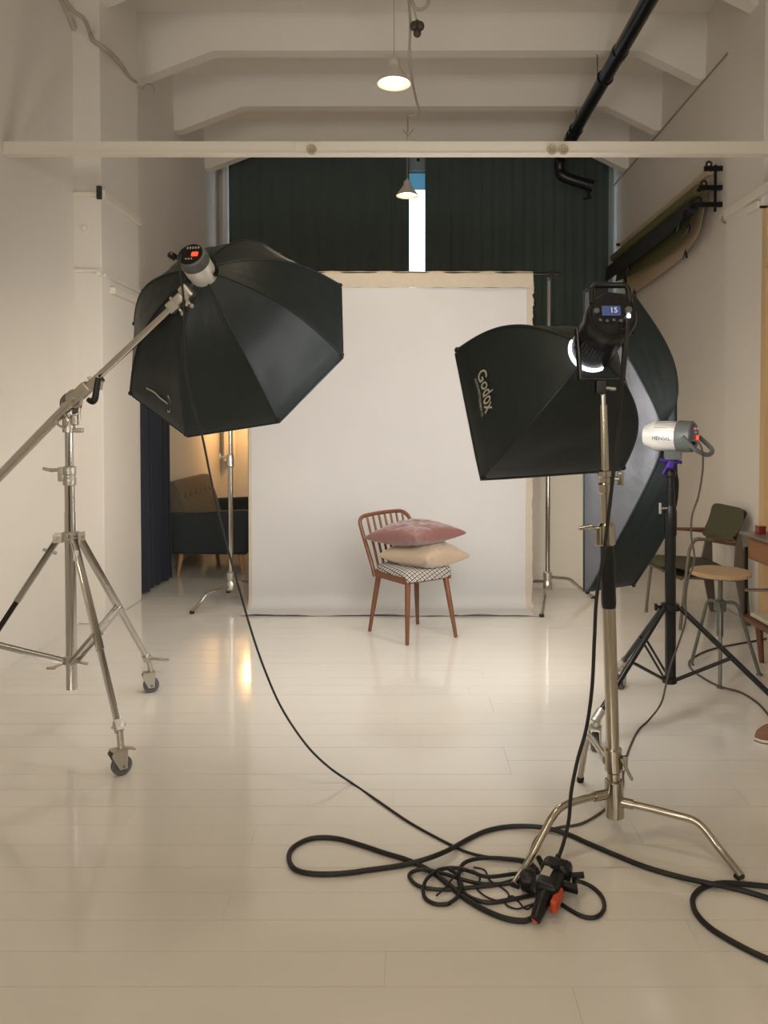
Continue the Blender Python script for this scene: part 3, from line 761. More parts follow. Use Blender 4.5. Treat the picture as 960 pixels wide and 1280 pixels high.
MB().tube([bO+rtv*-.066+axO*.03, bO+rtv*-.085-axO*.01, bO+rtv*-.078-axO*.03-upv*.03, bO+rtv*-.05-axO*.035-upv*.05], .010, 8, sub=4).build('carry_handle', 'black', t)
nrm_side = (-vr).normalized()
def on_cyl(c0, ax, R, th0, rt, fr_):
    def fn(u, v):
        th = th0 + v/R
        return c0 + ax*u + (rt*math.cos(th)+fr_*math.sin(th))*(R+.0012)
    return fn
toC = (O-bO); toC = (toC-axO*toC.dot(axO)).normalized(); rt2 = axO.cross(toC).normalized()
if rt2.x < 0: rt2 = -rt2
text_mesh('HENSEL', .022, on_cyl(bO+axO*.10, axO, R1, .75, rt2, toC), 'printed_name', 'dprint', t)
# bracket under strobe
MB().bbox(bO+axO*.235-rtv*.055-upv*.02, (.05, .05, .06), frame3(rtv, upv, axO), .008).build('tilt_bracket', 'black', t)
MB().tube([bO+axO*.25-rtv*.03, bO+axO*.30-rtv*.06-upv*.03], .018, 10).build('spigot', 'black', t)

# ---------------------------------------------------------------- BOOM STAND
sb = V((-1.635, 3.715, 0))
t = thing('boom_stand', sb, 'tall chrome boom stand on three grey casters at left', 'stand')
Zc = lambda py, d=3.715: P(88, py, d).z
zleg, zlow, zbot = Zc(672), Zc(825), Zc(861)
ztop = Zc(500)
sbx = P(88, 700, 3.715).x
cx_ = V((sbx, 3.715, 0))
col = lambda z: V((sbx, 3.715, z))
MB().cyl(col(zbot), col(Zc(640)), .0255, seg=28).build('column', 'chrome', t)
MB().cyl(col(Zc(650)), col(Zc(590)), .0235, seg=28).build('column_middle', 'chrome', t)
MB().cyl(col(Zc(596)), col(Zc(510)), .0195, seg=28).build('column_upper', 'chrome', t)
# riser collar
b = MB(); b.lathe(col(Zc(607)), (0, 0, 1), [(0, .025), (.004, .031), (.035, .031), (.04, .027), (.05, .027), (.055, .031), (.09, .031), (.095, .022)], 24).build('riser_collar', 'cast', t)
b = MB(); z1_ = Zc(590); b.bbox(col(z1_)+V((-.035, -.005, -.01)), (.03, .03, .07), None, .005); b.cyl(col(z1_)+V((-.04, -.01, .01)), col(z1_)+V((-.09, -.01, .01)), .009).bbox(col(z1_)+V((-.10, -.01, .012)), (.05, .012, .016), Matrix.Rotation(.25, 3, 'Y'), .004); b.build('riser_handle', 'cast', t)
# leg collar
b = MB(); b.lathe(col(zleg-.02), (0, 0, 1), [(0, .027), (.004, .04), (.045, .04), (.05, .03)], 24)
A_ = V((-1.237, 3.27, 0)); B_ = V((-1.446, 4.27, 0)); C_ = V((-2.20, 3.59, 0))
feet = [G(152, 968), G(189, 865), V((-2.19, 3.60, 0))]
for f in feet:
    d_ = (f-cx_); d_.z = 0; d_.normalize(); sd = V((-d_.y, d_.x, 0))
    Rm = frame3(d_, sd, V((0, 0, 1)))
    b.bbox(col(zleg)+d_*.05+sd*.018, (.05, .006, .045), Rm, .002).bbox(col(zleg)+d_*.05-sd*.018, (.05, .006, .045), Rm, .002).cyl(col(zleg)+d_*.06+sd*.03, col(zleg)+d_*.06-sd*.03, .007, seg=10)
b.build('leg_collar', 'cast', t)
b = MB(); b.lathe(col(zlow-.02), (0, 0, 1), [(0, .027), (.004, .034), (.04, .034), (.045, .027)], 24)
b.cyl(col(zlow)+V((-.03, -.02, -.01)), col(zlow)+V((-.08, -.03, -.03)), .007).bbox(col(zlow)+V((-.085, -.03, -.03)), (.045, .012, .014), None, .004)
b.cyl(col(zlow)+V((.03, -.02, 0)), col(zlow)+V((.09, -.03, -.01)), .007)
b.build('spreader_collar', 'cast', t)
def caster(lg, ftop, foot, d_, swing=0.0, rw=.042):
    """wheel, fork, brake tab"""
    c = V((foot.x, foot.y, rw)); wd = V((math.cos(swing), math.sin(swing), 0)); ax = V((-wd.y, wd.x, 0))
    cs = MB()
    cs.lathe(c-ax*.016, ax, [(0, rw*.55), (.0, rw*.9), (.004, rw), (.028, rw), (.032, rw*.9), (.032, rw*.55), (.027, rw*.5), (.005, rw*.5), (0, rw*.55)], 28, False)
    wh = cs.build('wheel', 'wheel', lg)
    MB().cyl(c-ax*.017, c+ax*.017, rw*.52, seg=20).cyl(c-ax*.026, c+ax*.026, .007, seg=10).build('wheel_hub', 'grey', lg)
    k = c+V((0, 0, rw+.024))
    fk = MB()
    for sg in (1, -1):
        poly = [c+ax*sg*.023+wd*.016+V((0, 0, -.012)), c+ax*sg*.023-wd*.016+V((0, 0, -.012)), k+ax*sg*.023-wd*.05+V((0, 0, -.012)), k+ax*sg*.023-wd*.04+V((0, 0, .006)), k+ax*sg*.023+wd*.02+V((0, 0, .006))]
        fk.prism(poly, ax*sg*.003)
    fk.bbox(k-wd*.012+V((0, 0, .004)), (.065, .052, .006), frame3(wd, ax, V((0, 0, 1))), .002)
    fk.build('fork', 'cast', lg)
    MB().bbox(k+wd*.035+V((0, 0, -.004)), (.05, .034, .007), frame3(wd, ax, V((0, 0, 1))) @ Matrix.Rotation(.35, 3, 'Y'), .003).build('brake_tab', 'cast', lg)
    MB().cyl(k, ftop, .014, seg=14).build('stem', 'cast', lg)
tops = []
for i, f in enumerate(feet):
    d_ = (f-cx_); d_.z = 0; L_ = d_.length; d_.normalize(); sd = V((-d_.y, d_.x, 0))
    a0 = col(zleg-.005)+d_*.055; a1 = f+V((0, 0, .20))-d_*.03
    x_, y_, z_ = sd, None, (a1-a0).normalized(); y_ = z_.cross(x_).normalized()
    mid = a0.lerp(a1, (.62, .60, .40)[i])
    Rm = frame3(x_, y_, z_)
    lg = MB().bbox(a0.lerp(mid, .5), (.030, .030, (mid-a0).length), Rm, .003).build('leg', 'chrome', t)
    MB().bbox(mid.lerp(a1, .45), (.024, .024, (a1-mid).length), Rm, .003).build('lower_leg', 'chrome' if i != 2 else 'blackm', lg)
    MB().bbox(a1+z_*.0, (.036, .036, .05), Rm, .004).cyl(a1-sd*.03, a1+sd*.03, .006, seg=8).build('leg_end_clamp', 'cast', lg)
    if i == 1: MB().cyl(a1+V((0, 0, .0)), a1+V((.10, -.02, -.005)), .008).bbox(a1+V((.10, -.02, -.005)), (.05, .018, .012), None, .004).build('clamp_handle', 'cast', lg)
    if i == 0: MB().bbox(a0.lerp(a1, .09)-V((0, .017, 0)), (.022, .003, .05), Matrix.Rotation(.1, 3, 'Y'), .001).build('sticker', 'sticker', lg)
    if i == 2: MB().bbox(a0.lerp(a1, .08), (.07, .014, .014), Matrix.Rotation(.3, 3, 'Y'), .004).build('tee_knob', 'cast', lg)
    caster(lg, a1+z_*.02, f, d_, (.75, .45, 1.0)[i])
    # spreader: twin bars
    jt = a0.lerp(a1, (.54, .55, .66)[i])
    b = MB(); a = col(zlow)+d_*.035
    for sg in (1, -1): 
        z3 = (jt-a).normalized(); b.bbox(a.lerp(jt, .5)+sd*sg*.019, (.008, .022, (jt-a).length), frame3(sd, z3.cross(sd).normalized(), z3), .002)
    b.cyl(jt-sd*.028, jt+sd*.028, .006, seg=8)
    b.build('spreader', 'chrome', t)
# grip head and boom
pv = P(97, 492, 3.70)
b = MB(); zt_ = Zc(525)
b.lathe(col(Zc(541)), (0, 0, 1), [(0, .021), (.003, .030), (.07, .030), (.075, .024), (.12, .024), (.125, .034), (.145, .034), (.15, .02)], 24)
b.bbox(col(zt_)+V((.035, -.01, -.0)), (.03, .034, .05), None, .006).bbox(col(zt_)+V((.05, -.01, -.05)), (.05, .02, .022), None, .006).cyl(col(zt_)+V((.055, -.01, .0)), col(zt_)+V((.055, -.01, .06)), .007)
b.ring(col(zt_)+V((-.02, -.03, 0)), (.3, 1, 0), .032, .006, 20, 8)
b.build('stand_head', 'cast', t)
bt = thing('lighting_boom', pv, 'long chrome boom arm slanting up to the octagonal softbox', 'boom')
d3 = 3.70
q0 = P(-25, 620, 3.86); q1 = P(100, 492, 3.66); q2 = P(216, 384, 3.52)
MB().cyl(q0, q1.lerp(q2, -.02), .0235, seg=28).build('outer_tube', 'chrome', bt)
MB().cyl(q1.lerp(q2, -.06), q2, .0165, seg=24).build('inner_tube', 'chrome', bt)
ub = (q2-q1).normalized(); sdv = ub.cross(V((0, 1, 0))).normalized(); nb = ub.cross(sdv)
if sdv.z < 0: sdv = -sdv
R3 = frame3(ub, nb, sdv)
c_ = q1
b = MB(); b.bbox(c_+ub*-.0-sdv*.0, (.13, .055, .055), R3, .01); b.ring(c_-ub*.04-nb*.0, nb, .036, .010, 24, 8); b.cyl(c_+nb*.045-ub*.04, c_-nb*.045-ub*.04, .016)
b.bbox(c_+ub*.10-sdv*.012, (.08, .04, .045), R3, .008); b.cyl(c_+ub*.09-sdv*.05, c_+ub*.09+sdv*.03, .008); b.build('pivot_head', 'cast', bt)
b = MB(); b.lathe(c_-ub*.075+V((-.012, .03, .0)), (0, 1, 0), [(0, .05), (.012, .055), (.024, .05)], 28).build('friction_disc', 'grey', bt)
b = MB(); b.cyl(P(112, 502, 3.62), P(119, 502, 3.62), .010); b.build('crank_axle', 'cast', bt)
MB().tube([P(111, 500, 3.62), P(116, 502, 3.6), P(119, 497, 3.6), P(121, 483, 3.6), P(122.5, 472, 3.6)], [.013, .015, .0155, .0135, .012], 12, sub=3).build('crank_handle', 'black', bt)
MB().tube([P(122, 474, 3.63), P(127, 478, 3.63), P(126, 487, 3.63)], .006, 8, sub=3).build('safety_wire', 'cast', bt)
# end grip that holds the strobe
b = MB(); e_ = q2
b.bbox(e_+ub*.01, (.06, .05, .055), R3, .008).bbox(e_+ub*.055, (.05, .07, .045), R3, .008).bbox(e_+ub*.10+sdv*.005, (.05, .055, .07), R3, .01)
b.cyl(e_+ub*.02-sdv*.05, e_+ub*.02+sdv*.04, .008).cyl(e_+ub*.075-sdv*.055, e_+ub*.075+sdv*.03, .008).sphere(e_+ub*.02-sdv*.052, .013).sphere(e_+ub*.075-sdv*.055, .013)
b.cyl(P(235, 368, 3.45), P(233, 383, 3.44), .006).cyl(e_+ub*.10, fO-axO*.03-rtv*.04, .012)
b.build('end_grip', 'cast', bt)

# ================================================================== KEY LIGHT: C-STAND, LED LIGHT AND RECTANGULAR SOFTBOX
ct = thing('light_stand', V((.71, 2.73, 0)), 'nickel C-shaped leg light stand in the right foreground with black grip sleeve', 'stand')
pb = P(768, 1000, 2.73); pt_ = P(753, 478, 2.73)
def col2(py): return pb.lerp(pt_, (1000-py)/(1000-478.0))
MB().cyl(col2(1018), col2(756), .0235, seg=28).build('lower_column', 'nickel', ct)
MB().tube([col2(758), col2(752), col2(690), col2(678)], [.024, .0265, .025, .023], 24).build('grip_sleeve', 'black', ct)
MB().tube([col2(680), col2(678), col2(655), col2(652)], [.024, .030, .030, .022], 24).bbox(col2(668)+V((-.034, -.01, 0)), (.02, .03, .07), None, .005).build('lower_collar', 'nickel', ct)
MB().cyl(col2(658)+V((-.03, -.01, 0)), col2(658)+V((-.065, -.012, 0)), .006).bbox(col2(658)+V((-.078, -.012, .003)), (.05, .010, .014), Matrix.Rotation(-.2, 3, 'Y'), .004).build('wing_handle', 'nickel', ct)
MB().cyl(col2(655), col2(612), .0185, seg=24).build('middle_tube', 'nickel', ct)
MB().tube([col2(616), col2(614), col2(604), col2(602), col2(596), col2(594), col2(588), col2(586)], [.02, .026, .026, .021, .021, .026, .026, .018], 24).build('upper_collar', 'nickel', ct)
MB().cyl(col2(597)+V((.02, -.01, 0)), col2(597)+V((.045, -.012, 0)), .007).bbox(col2(597)+V((.052, -.012, 0)), (.022, .012, .05), None, .005).build('tee_knob', 'nickel', ct)
MB().cyl(col2(590), col2(506), .0145, seg=24).build('upper_tube', 'nickel', ct)
MB().cyl(col2(508), col2(488), .010, seg=18).build('top_stud', 'chrome', ct)
# legs
h1 = col2(1010); 
b = MB(); b.tube([col2(1022), col2(1020), col2(975), col2(973)], [.024, .033, .033, .024], 24); b.tube([col2(965), col2(962), col2(935), col2(933)], [.024, .031, .031, .024], 24)
b.bbox(col2(950)+V((.035, -.02, 0)), (.02, .02, .05), None, .004); b.build('leg_hub', 'nickel', ct)
MB().cyl(col2(1024), col2(1018), .011, seg=14).build('hub_stud', 'black', ct)
MB().cyl(col2(950)+V((.02, -.03, .02)), col2(968)+V((.055, -.04, -.0)), .006).build('hub_lever', 'nickel', ct)
legs2 = [([(752, 994, 2.71), (725, 1000, 2.66), (703, 1008, 2.62), (690, 1022, 2.59), (680, 1040, 2.565), (660, 1078, 2.51)], G(643, 1110)),
         ([(782, 1004, 2.71), (810, 1010, 2.68), (845, 1019, 2.64), (866, 1025, 2.62), (880, 1036, 2.60), (900, 1062, 2.56)], G(927, 1100)),
         ([(757, 948, 2.76), (749, 936, 2.86), (741, 925, 2.98), (736, 921, 3.04), (732, 932, 3.08), (729, 950, 3.13)], G(725, 977))]
for pts, f in legs2:
    pp_ = [P(*q) for q in pts]+[f+V((0, 0, .012))]
    lg = MB().tube(pp_, .0128, 14, sub=5).build('leg', 'nickel', ct)
    dd = (pp_[-1]-pp_[-2]).normalized()
    MB().cyl(f+V((0, 0, .0))-dd*.022, f+V((0, 0, .004)), .0148, seg=14).build('rubber_foot', 'black', lg)
    s0 = pp_[0]; s1 = pp_[1]; b = MB().tube([s0+(s0-s1)*.2, s0.lerp(s1, .35)], .0175, 16); b.build('leg_socket', 'nickel', lg)

# rectangular softbox
cg = P(677, 508, 3.15)
nG = V((-.15, .91, -.385)).normalized()
cor = [PL(572, 437, cg, nG), PL(604, 596, cg, nG), PL(779, 584, cg, nG)]
cor.append(cor[0]+cor[2]-cor[1])
cgc = (cor[0]+cor[2])/2
ringc = P(738, 440, 2.80)
t = thing('rectangular_softbox', cgc-V((0, 0, .3)), 'black rectangular softbox with pale lettering on the nickel stand at right', 'softbox')
surfG, rodG, cenG = softbox(t, ringc, .078, cor, nG, .085, .012, ['fabric'], 'diff_g', .035, seed=3)
edge = (cor[1]-cor[0]); EL = edge.length
def onG(s0, t0, sc_):
    def fn(u, v):
        s = s0+u/EL*1.0; tt = t0-v/.42
        p = surfG(0, s, tt); a = surfG(0, s+.01, tt)-p; c = surfG(0, s, tt-.01)-p; nn = a.cross(c).normalized()
        if nn.dot(O-p) < 0: nn = -nn
        return p+nn*.005
    return fn
text_mesh('Godox', .066, onG(.275, .845, 1), 'printed_name', 'print', t)
text_mesh('GODOX PHOTO EQUIPMENT CO.', .0115, onG(.30, .885, 1), 'printed_line', 'print', t)
# LED light head
backc = P(766, 394, 2.50)
axG = (ringc-backc).normalized(); LB = (ringc-backc).length
t = thing('led_light', backc, 'black cylindrical continuous light with lit screen held in a yoke above the stand', 'studio light')
R2 = .082
MB().lathe(backc, axG, [(.0, R2*.93), (.012, R2), (.07, R2*1.0), (.085, R2*.96), (LB-.05, R2*.93), (LB-.01, R2*.90)], 40).build('housing', 'black', t)
upG = V((0, 0, 1)); upG = (upG-axG*upG.dot(axG)).normalized(); rtG = axG.cross(upG).normalized()
if rtG.x < 0: rtG = -rtG
RG = frame3(rtG, upG, axG)
b = MB(); rr_ = []
for k in range(25):
    a_ = math.radians(155+(295-155)*k/24); dr_ = rtG*math.cos(a_)+upG*math.sin(a_); cc_ = ringc-axG*.035
    rr_.append([cc_+dr_*R2*.93, cc_+dr_*R2*1.0, cc_+dr_*R2*1.03+axG*.02, cc_+dr_*R2*.93+axG*.02])
b.grid(rr_, True, True); b.build('glow_ring', mat('leaking_glow', (.9, .9, .95), .4, emit=(.85, .9, 1), es=1.6), t)
MB().lathe(backc-axG*.004, axG, [(0, R2*.84), (.006, R2*.88)], 40).build('control_panel', 'blackm', t)
MB().bbox(backc-axG*.008+upG*.012-rtG*.006, (.060, .034, .006), RG, .002).build('screen', 'screen', t)
text_mesh('15', .026, lambda u, v: backc-axG*.0125+rtG*(-.012+u)+upG*(.004+v), 'screen_digits', 'wprint', t)
for i in range(4): MB().lathe(backc-axG*.009+rtG*(-.045+.022*i)-upG*(.022+.003*(i % 2)), -axG, [(0, .0055), (.004, .005)], 12).build('button', 'grey', t)
MB().lathe(backc-axG*.008+rtG*.048+upG*.012, -axG, [(0, .012), (.01, .011)], 18).build('dial', 'grey', t)
MB().lathe(backc-axG*.006-rtG*.055+upG*.010, -axG, [(0, .010), (.01, .009)], 18).build('dial', 'grey', t)
MB().sphere(backc-axG*.012+rtG*.048-upG*.008, .0065).build('status_lamp', 'led', t)
MB().bbox(backc-axG*.006+rtG*.035-upG*.045, (.03, .022, .012), RG, .003).build('power_inlet', 'black', t)
# carry handle on top
hb = backc+axG*.01
MB().tube([hb-rtG*.062+upG*.045, hb-rtG*.060+upG*.098, hb-rtG*.050+upG*.112, hb+rtG*.050+upG*.112, hb+rtG*.060+upG*.098, hb+rtG*.062+upG*.045], .010, 10).build('carry_handle', 'black', t)
# cooling slots and side print
b = MB()
dn = (-upG*.8-axG*0+(-rtG)*.15).normalized()
toCg = (O-backc); toCg = (toCg-axG*toCg.dot(axG)).normalized()
rg2 = axG.cross(toCg).normalized()
if rg2.x < 0: rg2 = -rg2
for i in range(7):
    th = math.radians(62+9*i); dr = (rg2*math.cos(th)+toCg*math.sin(th))
    b.bbox(backc+axG*(.155)+dr*(R2*.955), (.055, .0035, .004), frame3(axG, dr.cross(axG), dr), .001)
b.build('cooling_slots', 'grey', t)
text_mesh('SL200W', .024, on_cyl(backc+axG*.10, axG, R2*.955, math.radians(150), rg2, toCg), 'printed_name', 'print', t)
for th in (140, 165):
    dr = rg2*math.cos(math.radians(th))+toCg*math.sin(math.radians(th))
    MB().bbox(backc+axG*.165+dr*R2*.955, (.19, .003, .004), frame3(axG, dr.cross(axG), dr), .001).build('trim_line', 'nickel', t)
# yoke
yk = thing('yoke_bracket', P(752, 470, 2.66), 'black U-shaped yoke holding the continuous light on the stand', 'bracket')
d4 = 2.66
yw = lambda px, py: P(px, py, d4)
pA, pB, pC, pD = yw(721, 411), yw(725, 474), yw(778, 474), yw(784, 404)
b = MB()
for a, c in ((pA, pB), (pD, pC)):
    z3 = (c-a).normalized(); x3 = V((1, 0, 0)); x3 = (x3-z3*x3.dot(z3)).normalized(); b.bbox(a.lerp(c, .5), (.012, .038, (c-a).length+.01), frame3(x3, z3.cross(x3), z3), .004)
b.bbox(pB.lerp(pC, .5), ((pC-pB).length+.012, .038, .012), None, .004); b.build('yoke_frame', 'blackm', yk)
MB().cyl(pD+V((.02, 0, -.02)), pD+V((-.015, 0, -.02)), .022, seg=18).build('tilt_knob', 'black', yk)
MB().bbox(yw(750.5, 483), (.034, .034, .055), None, .005).build('stand_adapter', 'black', yk)
MB().cyl(yw(755, 485), yw(764, 485), .006).bbox(yw(766, 486), (.022, .01, .012), None, .004).build('wing_screw', 'cast', yk)

# ================================================================== STRIP SOFTBOX, STROBE, BLACK STAND
hubS = P(829, 546, 3.86); axS = V((-.50, .85, -.03)).normalized()
t = thing('strip_softbox', hubS, 'tall black and grey strip softbox behind the continuous light, on the black stand', 'softbox')
cS = hubS+axS*.34
nS = axS
k1 = PL(735, 362, cS, nS); k2 = PL(735, 740, cS, nS)
wv = V((.85, .50, 0)).normalized()*.34
cors = [k1, k2, k2+wv+V((0, 0, -.0)), k1+wv+V((0, 0, .0))]
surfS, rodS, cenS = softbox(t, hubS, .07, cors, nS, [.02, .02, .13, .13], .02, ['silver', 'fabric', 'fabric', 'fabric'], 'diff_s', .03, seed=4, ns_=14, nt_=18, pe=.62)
bS = P(868, 546, 3.74); axB = V((-.80, .58, .02)).normalized()
t = thing('studio_strobe', bS, 'white studio strobe with violet control face on the black stand at right', 'strobe', 'studio strobes')
R4 = .075
MB().lathe(bS, axB, [(.07, R4*.97), (.075, R4), (.19, R4), (.235, R4*.72), (.24, R4*.7)], 40).build('body', 'body', t)
MB().lathe(bS, axB, [(.0, R4*.9), (.008, R4*1.02), (.070, R4*1.05), (.078, R4*1.0)], 40).build('rear_collar', 'grey', t)
upS = V((0, 0, 1)); rtS = V((.58, .80, 0)).normalized()
if rtS.x < 0: rtS = -rtS
RS = frame3(rtS, upS, axB)
bk = bS-axB*.003
MB().lathe(bk, axB, [(0, R4*.85), (.005, R4*.88)], 40).build('control_panel', mat('dark_violet_panel', (.02, .012, .045), .3), t)
MB().bbox(bk-axB*.004+rtS*.026-upS*.004, (.032, .022, .006), RS, .002).build('display', 'red', t)
for i in range(4): MB().bbox(bk-axB*.004+rtS*(-.036+.02*i)+upS*.040, (.008, .010, .005), RS, .002).build('button', ('screen', 'red', 'screen', 'wprint')[i], t)
text_mesh('HENSEL', .012, lambda u, v: bk-axB*.006+rtS*(-.03+u)+upS*(.018+v), 'panel_name', 'wprint', t)
MB().bbox(bk-axB*.004-rtS*.018-upS*.028, (.022, .022, .008), RS, .002).build('power_inlet', 'black', t)
toS = (O-bS); toS = (toS-axB*toS.dot(axB)).normalized(); upc = V((0, 0, 1)); upc = (upc-axB*upc.dot(axB)-toS*upc.dot(toS)).normalized()
def fnS(u, v):
    th = -.28+v/R4
    return bS+axB*(.183-u) + (toS*math.cos(th)+upc*math.sin(th))*(R4+.0015)
text_mesh('HENSEL', .026, fnS, 'printed_name', 'dprint', t)
for i in range(5):
    th = .55+.16*i; dr = toS*math.cos(th)+upc*math.sin(th)
    MB().bbox(bS+axB*.13+dr*R4*1.0, (.10, .002, .003), frame3(axB, dr.cross(axB), dr), .0008).build('body_rib', 'grey', t)
# bail handle
MB().tube([bS+axB*.035-toS*-.078, bS-axB*.02+toS*.06-upS*.06, bS-axB*.06-upS*.085, bS-axB*.07-toS*.05-upS*.06, bS-axB*.0-toS*.08], .011, 10, sub=5).build('carry_handle', 'grey', t)
mt_ = P(842, 572, 3.80)
MB().bbox(P(841, 569, 3.78), (.075, .05, .045), None, .006).build('tilt_bracket', 'grey', t)

st = thing('black_light_stand', V((1.285, 3.80, 0)), 'black aluminium light stand with casters carrying the white strobe at right', 'stand')
cl = lambda py: P(838, py, 3.80)
MB().cyl(cl(852), cl(662), .0265, seg=24).build('lower_column', 'blackm', st)
MB().cyl(cl(664), cl(612), .021, seg=24).build('middle_column', 'blackm', st)
MB().cyl(cl(615), cl(590), .016, seg=20).build('upper_column', 'blackm', st)
MB().lathe(cl(670), (0, 0, 1), [(0, .027), (.01, .030), (.12, .030), (.15, .024)], 24).build('riser_collar', 'black', st)
MB().cyl(cl(635)+V((-.02, -.01, 0)), cl(635)+V((-.05, -.012, 0)), .006).bbox(cl(635)+V((-.055, -.012, 0)), (.014, .014, .055), None, .004).build('tee_knob', 'cast', st)
MB().bbox(cl(580), (.035, .03, .05), Matrix.Rotation(.3, 3, 'Y'), .008).cyl(cl(575)+V((-.05, 0, 0)), cl(578)+V((.055, 0, 0)), .009).bbox(cl(586)+V((-.03, 0, -.01)), (.012, .012, .04), Matrix.Rotation(.5, 3, 'Y'), .003).build('violet_clamp', 'purple', st)
MB().lathe(cl(597), (0, 0, 1), [(0, .018), (.01, .026), (.03, .026), (.045, .014)], 20).build('top_collar', 'blackm', st)
zl, zw = cl(757).z, cl(849).z
MB().lathe(V((cl(700).x, 3.80, zl-.025)), (0, 0, 1), [(0, .028), (.005, .045), (.035, .045), (.04, .03)], 24).cyl(cl(757)+V((-.03, -.02, 0)), cl(757)+V((-.08, -.03, 0)), .009).bbox(cl(757)+V((-.082, -.03, 0)), (.014, .02, .035), None, .004).build('leg_collar', 'blackm', st)
MB().lathe(V((cl(700).x, 3.80, zw-.02)), (0, 0, 1), [(0, .028), (.005, .036), (.03, .036), (.035, .028)], 24).build('spreader_collar', 'blackm', st)
c3 = V((cl(700).x, 3.80, 0))
for i, f in enumerate((G(744, 937), G(776, 861), V((1.78, 3.60, 0)))):
    d_ = f-c3; d_.z = 0; d_.normalize(); sd = V((-d_.y, d_.x, 0))
    a0 = V((c3.x, c3.y, zl-.005))+d_*.045; a1 = f+V((0, 0, .155))-d_*.02
    b = MB(); b.cyl(a0, a1, .0135, seg=14)
    lg = b.build('leg', 'blackm', st)
    MB().cyl(a1+(a0-a1).normalized()*.03, a1-(a0-a1).normalized()*.035, .021, seg=16).build('leg_end', 'cast', lg)
    caster(lg, a1-V((0, 0, .02)), f, d_, (1.2, .9, 2.0)[i], .040)
    jt = a0.lerp(a1, .52)
    b = MB()
    for sg in (1, -1): b.cyl(V((c3.x, c3.y, zw))+d_*.03+sd*sg*.013, jt+sd*sg*.013, .006, seg=10)
    b.build('spreader', 'blackm', st)

# ================================================================== FURNITURE AT THE RIGHT
# olive armchair
t = thing('olive_armchair', (2.2, 5.85, 0), 'olive upholstered metal-frame armchair against the right wall behind the stool', 'chair')
ff1, ff2, fr1, fr2 = G(850, 787), G(807.5, 765), G(934, 782), G(891, 764)
# seat corners
sn0, sf0 = P(862, 711, 5.60), P(821, 693, 6.04)
def quadslab(b, pts, th):
    n_ = (pts[1]-pts[0]).cross(pts[3]-pts[0]).normalized(); b.prism(pts, n_*th); return b
a_, b_, c_, d_ = V((1.93, 5.58, .40)), V((1.80, 6.04, .44)), V((2.36, 6.10, .40)), V((2.44, 5.66, .36))
def soft_slab(p4, th, nu=12, nv=12, bulge=.012, drop=0):
    a, b, c, d = [V(q) for q in p4]; n_ = (b-a).cross(d-a).normalized()
    if n_.z < 0 and abs(n_.z) > .5: n_ = -n_
    mb = MB()
    def S(u, v, sg):
        # rounded corners
        x = 2*u-1; y_ = 2*v-1; L = max(abs(x), abs(y_)); r_ = (abs(x)**5+abs(y_)**5)**.2
        k = L/r_ if r_ > 1e-6 else 1; x *= k; y_ *= k
        p = (a*(1-x)*(1-y_)+b*(1+x)*(1-y_)+c*(1+x)*(1+y_)+d*(1-x)*(1+y_))/4
        e = (1-min(1, abs(x))**6)*(1-min(1, abs(y_))**6)
        return p+n_*sg*(th*.5*min(1, e*3)**.5+bulge*e*.5)
    for sg in (1, -1): mb.grid([[S(i/nu, j/nv, sg) for i in range(nu+1)] for j in range(nv+1)])
    bmesh.ops.remove_doubles(mb.bm, verts=mb.bm.verts, dist=.0006)
    return mb
soft_slab((a_, b_, c_, d_), .06).build('seat', 'olive', t, ang=50)
bk_ = [P(877, 671, 6.02), P(918, 678, 5.62), P(935, 637, 5.68), P(893, 628, 6.08)]
soft_slab(bk_, .035).build('backrest', 'olive', t, ang=50)
# front legs rise into arm supports
arm_n = P(868, 674, 5.58); arm_f = P(846, 661, 6.05)
rn = P(916, 680, 5.66); rf = P(880, 664, 6.06)
MB().tube([ff1, P(860, 700, 5.57), P(864, 682, 5.57), arm_n+V((.02, 0, 0)), arm_n+V((.06, 0, 0)), rn+V((-.01, 0, .0)), rn+V((.04, 0, -.0))], .012, 12, sub=3).build('leg', 'chairmetal', t)
MB().tube([ff2, P(813, 715, 6.04), P(822, 675, 6.04), P(835, 664, 6.04), arm_f, rf], .012, 12, sub=3).build('leg', 'chairmetal', t)
MB().bbox((arm_n+V((.02, 0, .012))).lerp(rn+V((-.02, 0, .02)), .5), ((rn-arm_n).length*.9, .035, .02), None, .008).build('armrest', 'wood', t)
MB().bbox((P(832, 661, 6.05)).lerp(P(882, 661, 6.05), .5), (.30, .035, .022), None, .008).build('armrest', 'wood', t)
for f, up_ in ((fr1, P(922, 676, 5.66)), (fr2, P(886, 670, 6.06))):
    m_ = V((f.x-.055, f.y, .40))
    pts = [f+V((-.022, 0, 0)), f+V((.022, 0, 0)), m_+V((.045, 0, 0)), up_+V((.02, 0, .05)), up_+V((-.01, 0, .05)), m_+V((-.045, 0, 0))]
    MB().prism([p+V((0, -.012, 0)) for p in pts], (0, .024, 0)).build('leg', 'chairmetal', t)
MB().cyl(a_.lerp(d_, .1)+V((0, 0, -.04)), b_.lerp(c_, .1)+V((0, 0, -.04)), .012).cyl(a_.lerp(d_, .9)+V((0, 0, -.03)), b_.lerp(c_, .9)+V((0, 0, -.03)), .012).cyl(a_.lerp(b_, .05)+V((0, 0, -.035)), d_.lerp(c_, .05)+V((0, 0, -.035)), .010).cyl(a_.lerp(b_, .95)+V((0, 0, -.035)), d_.lerp(c_, .95)+V((0, 0, -.035)), .010).build('seat_frame', 'chairmetal', t)

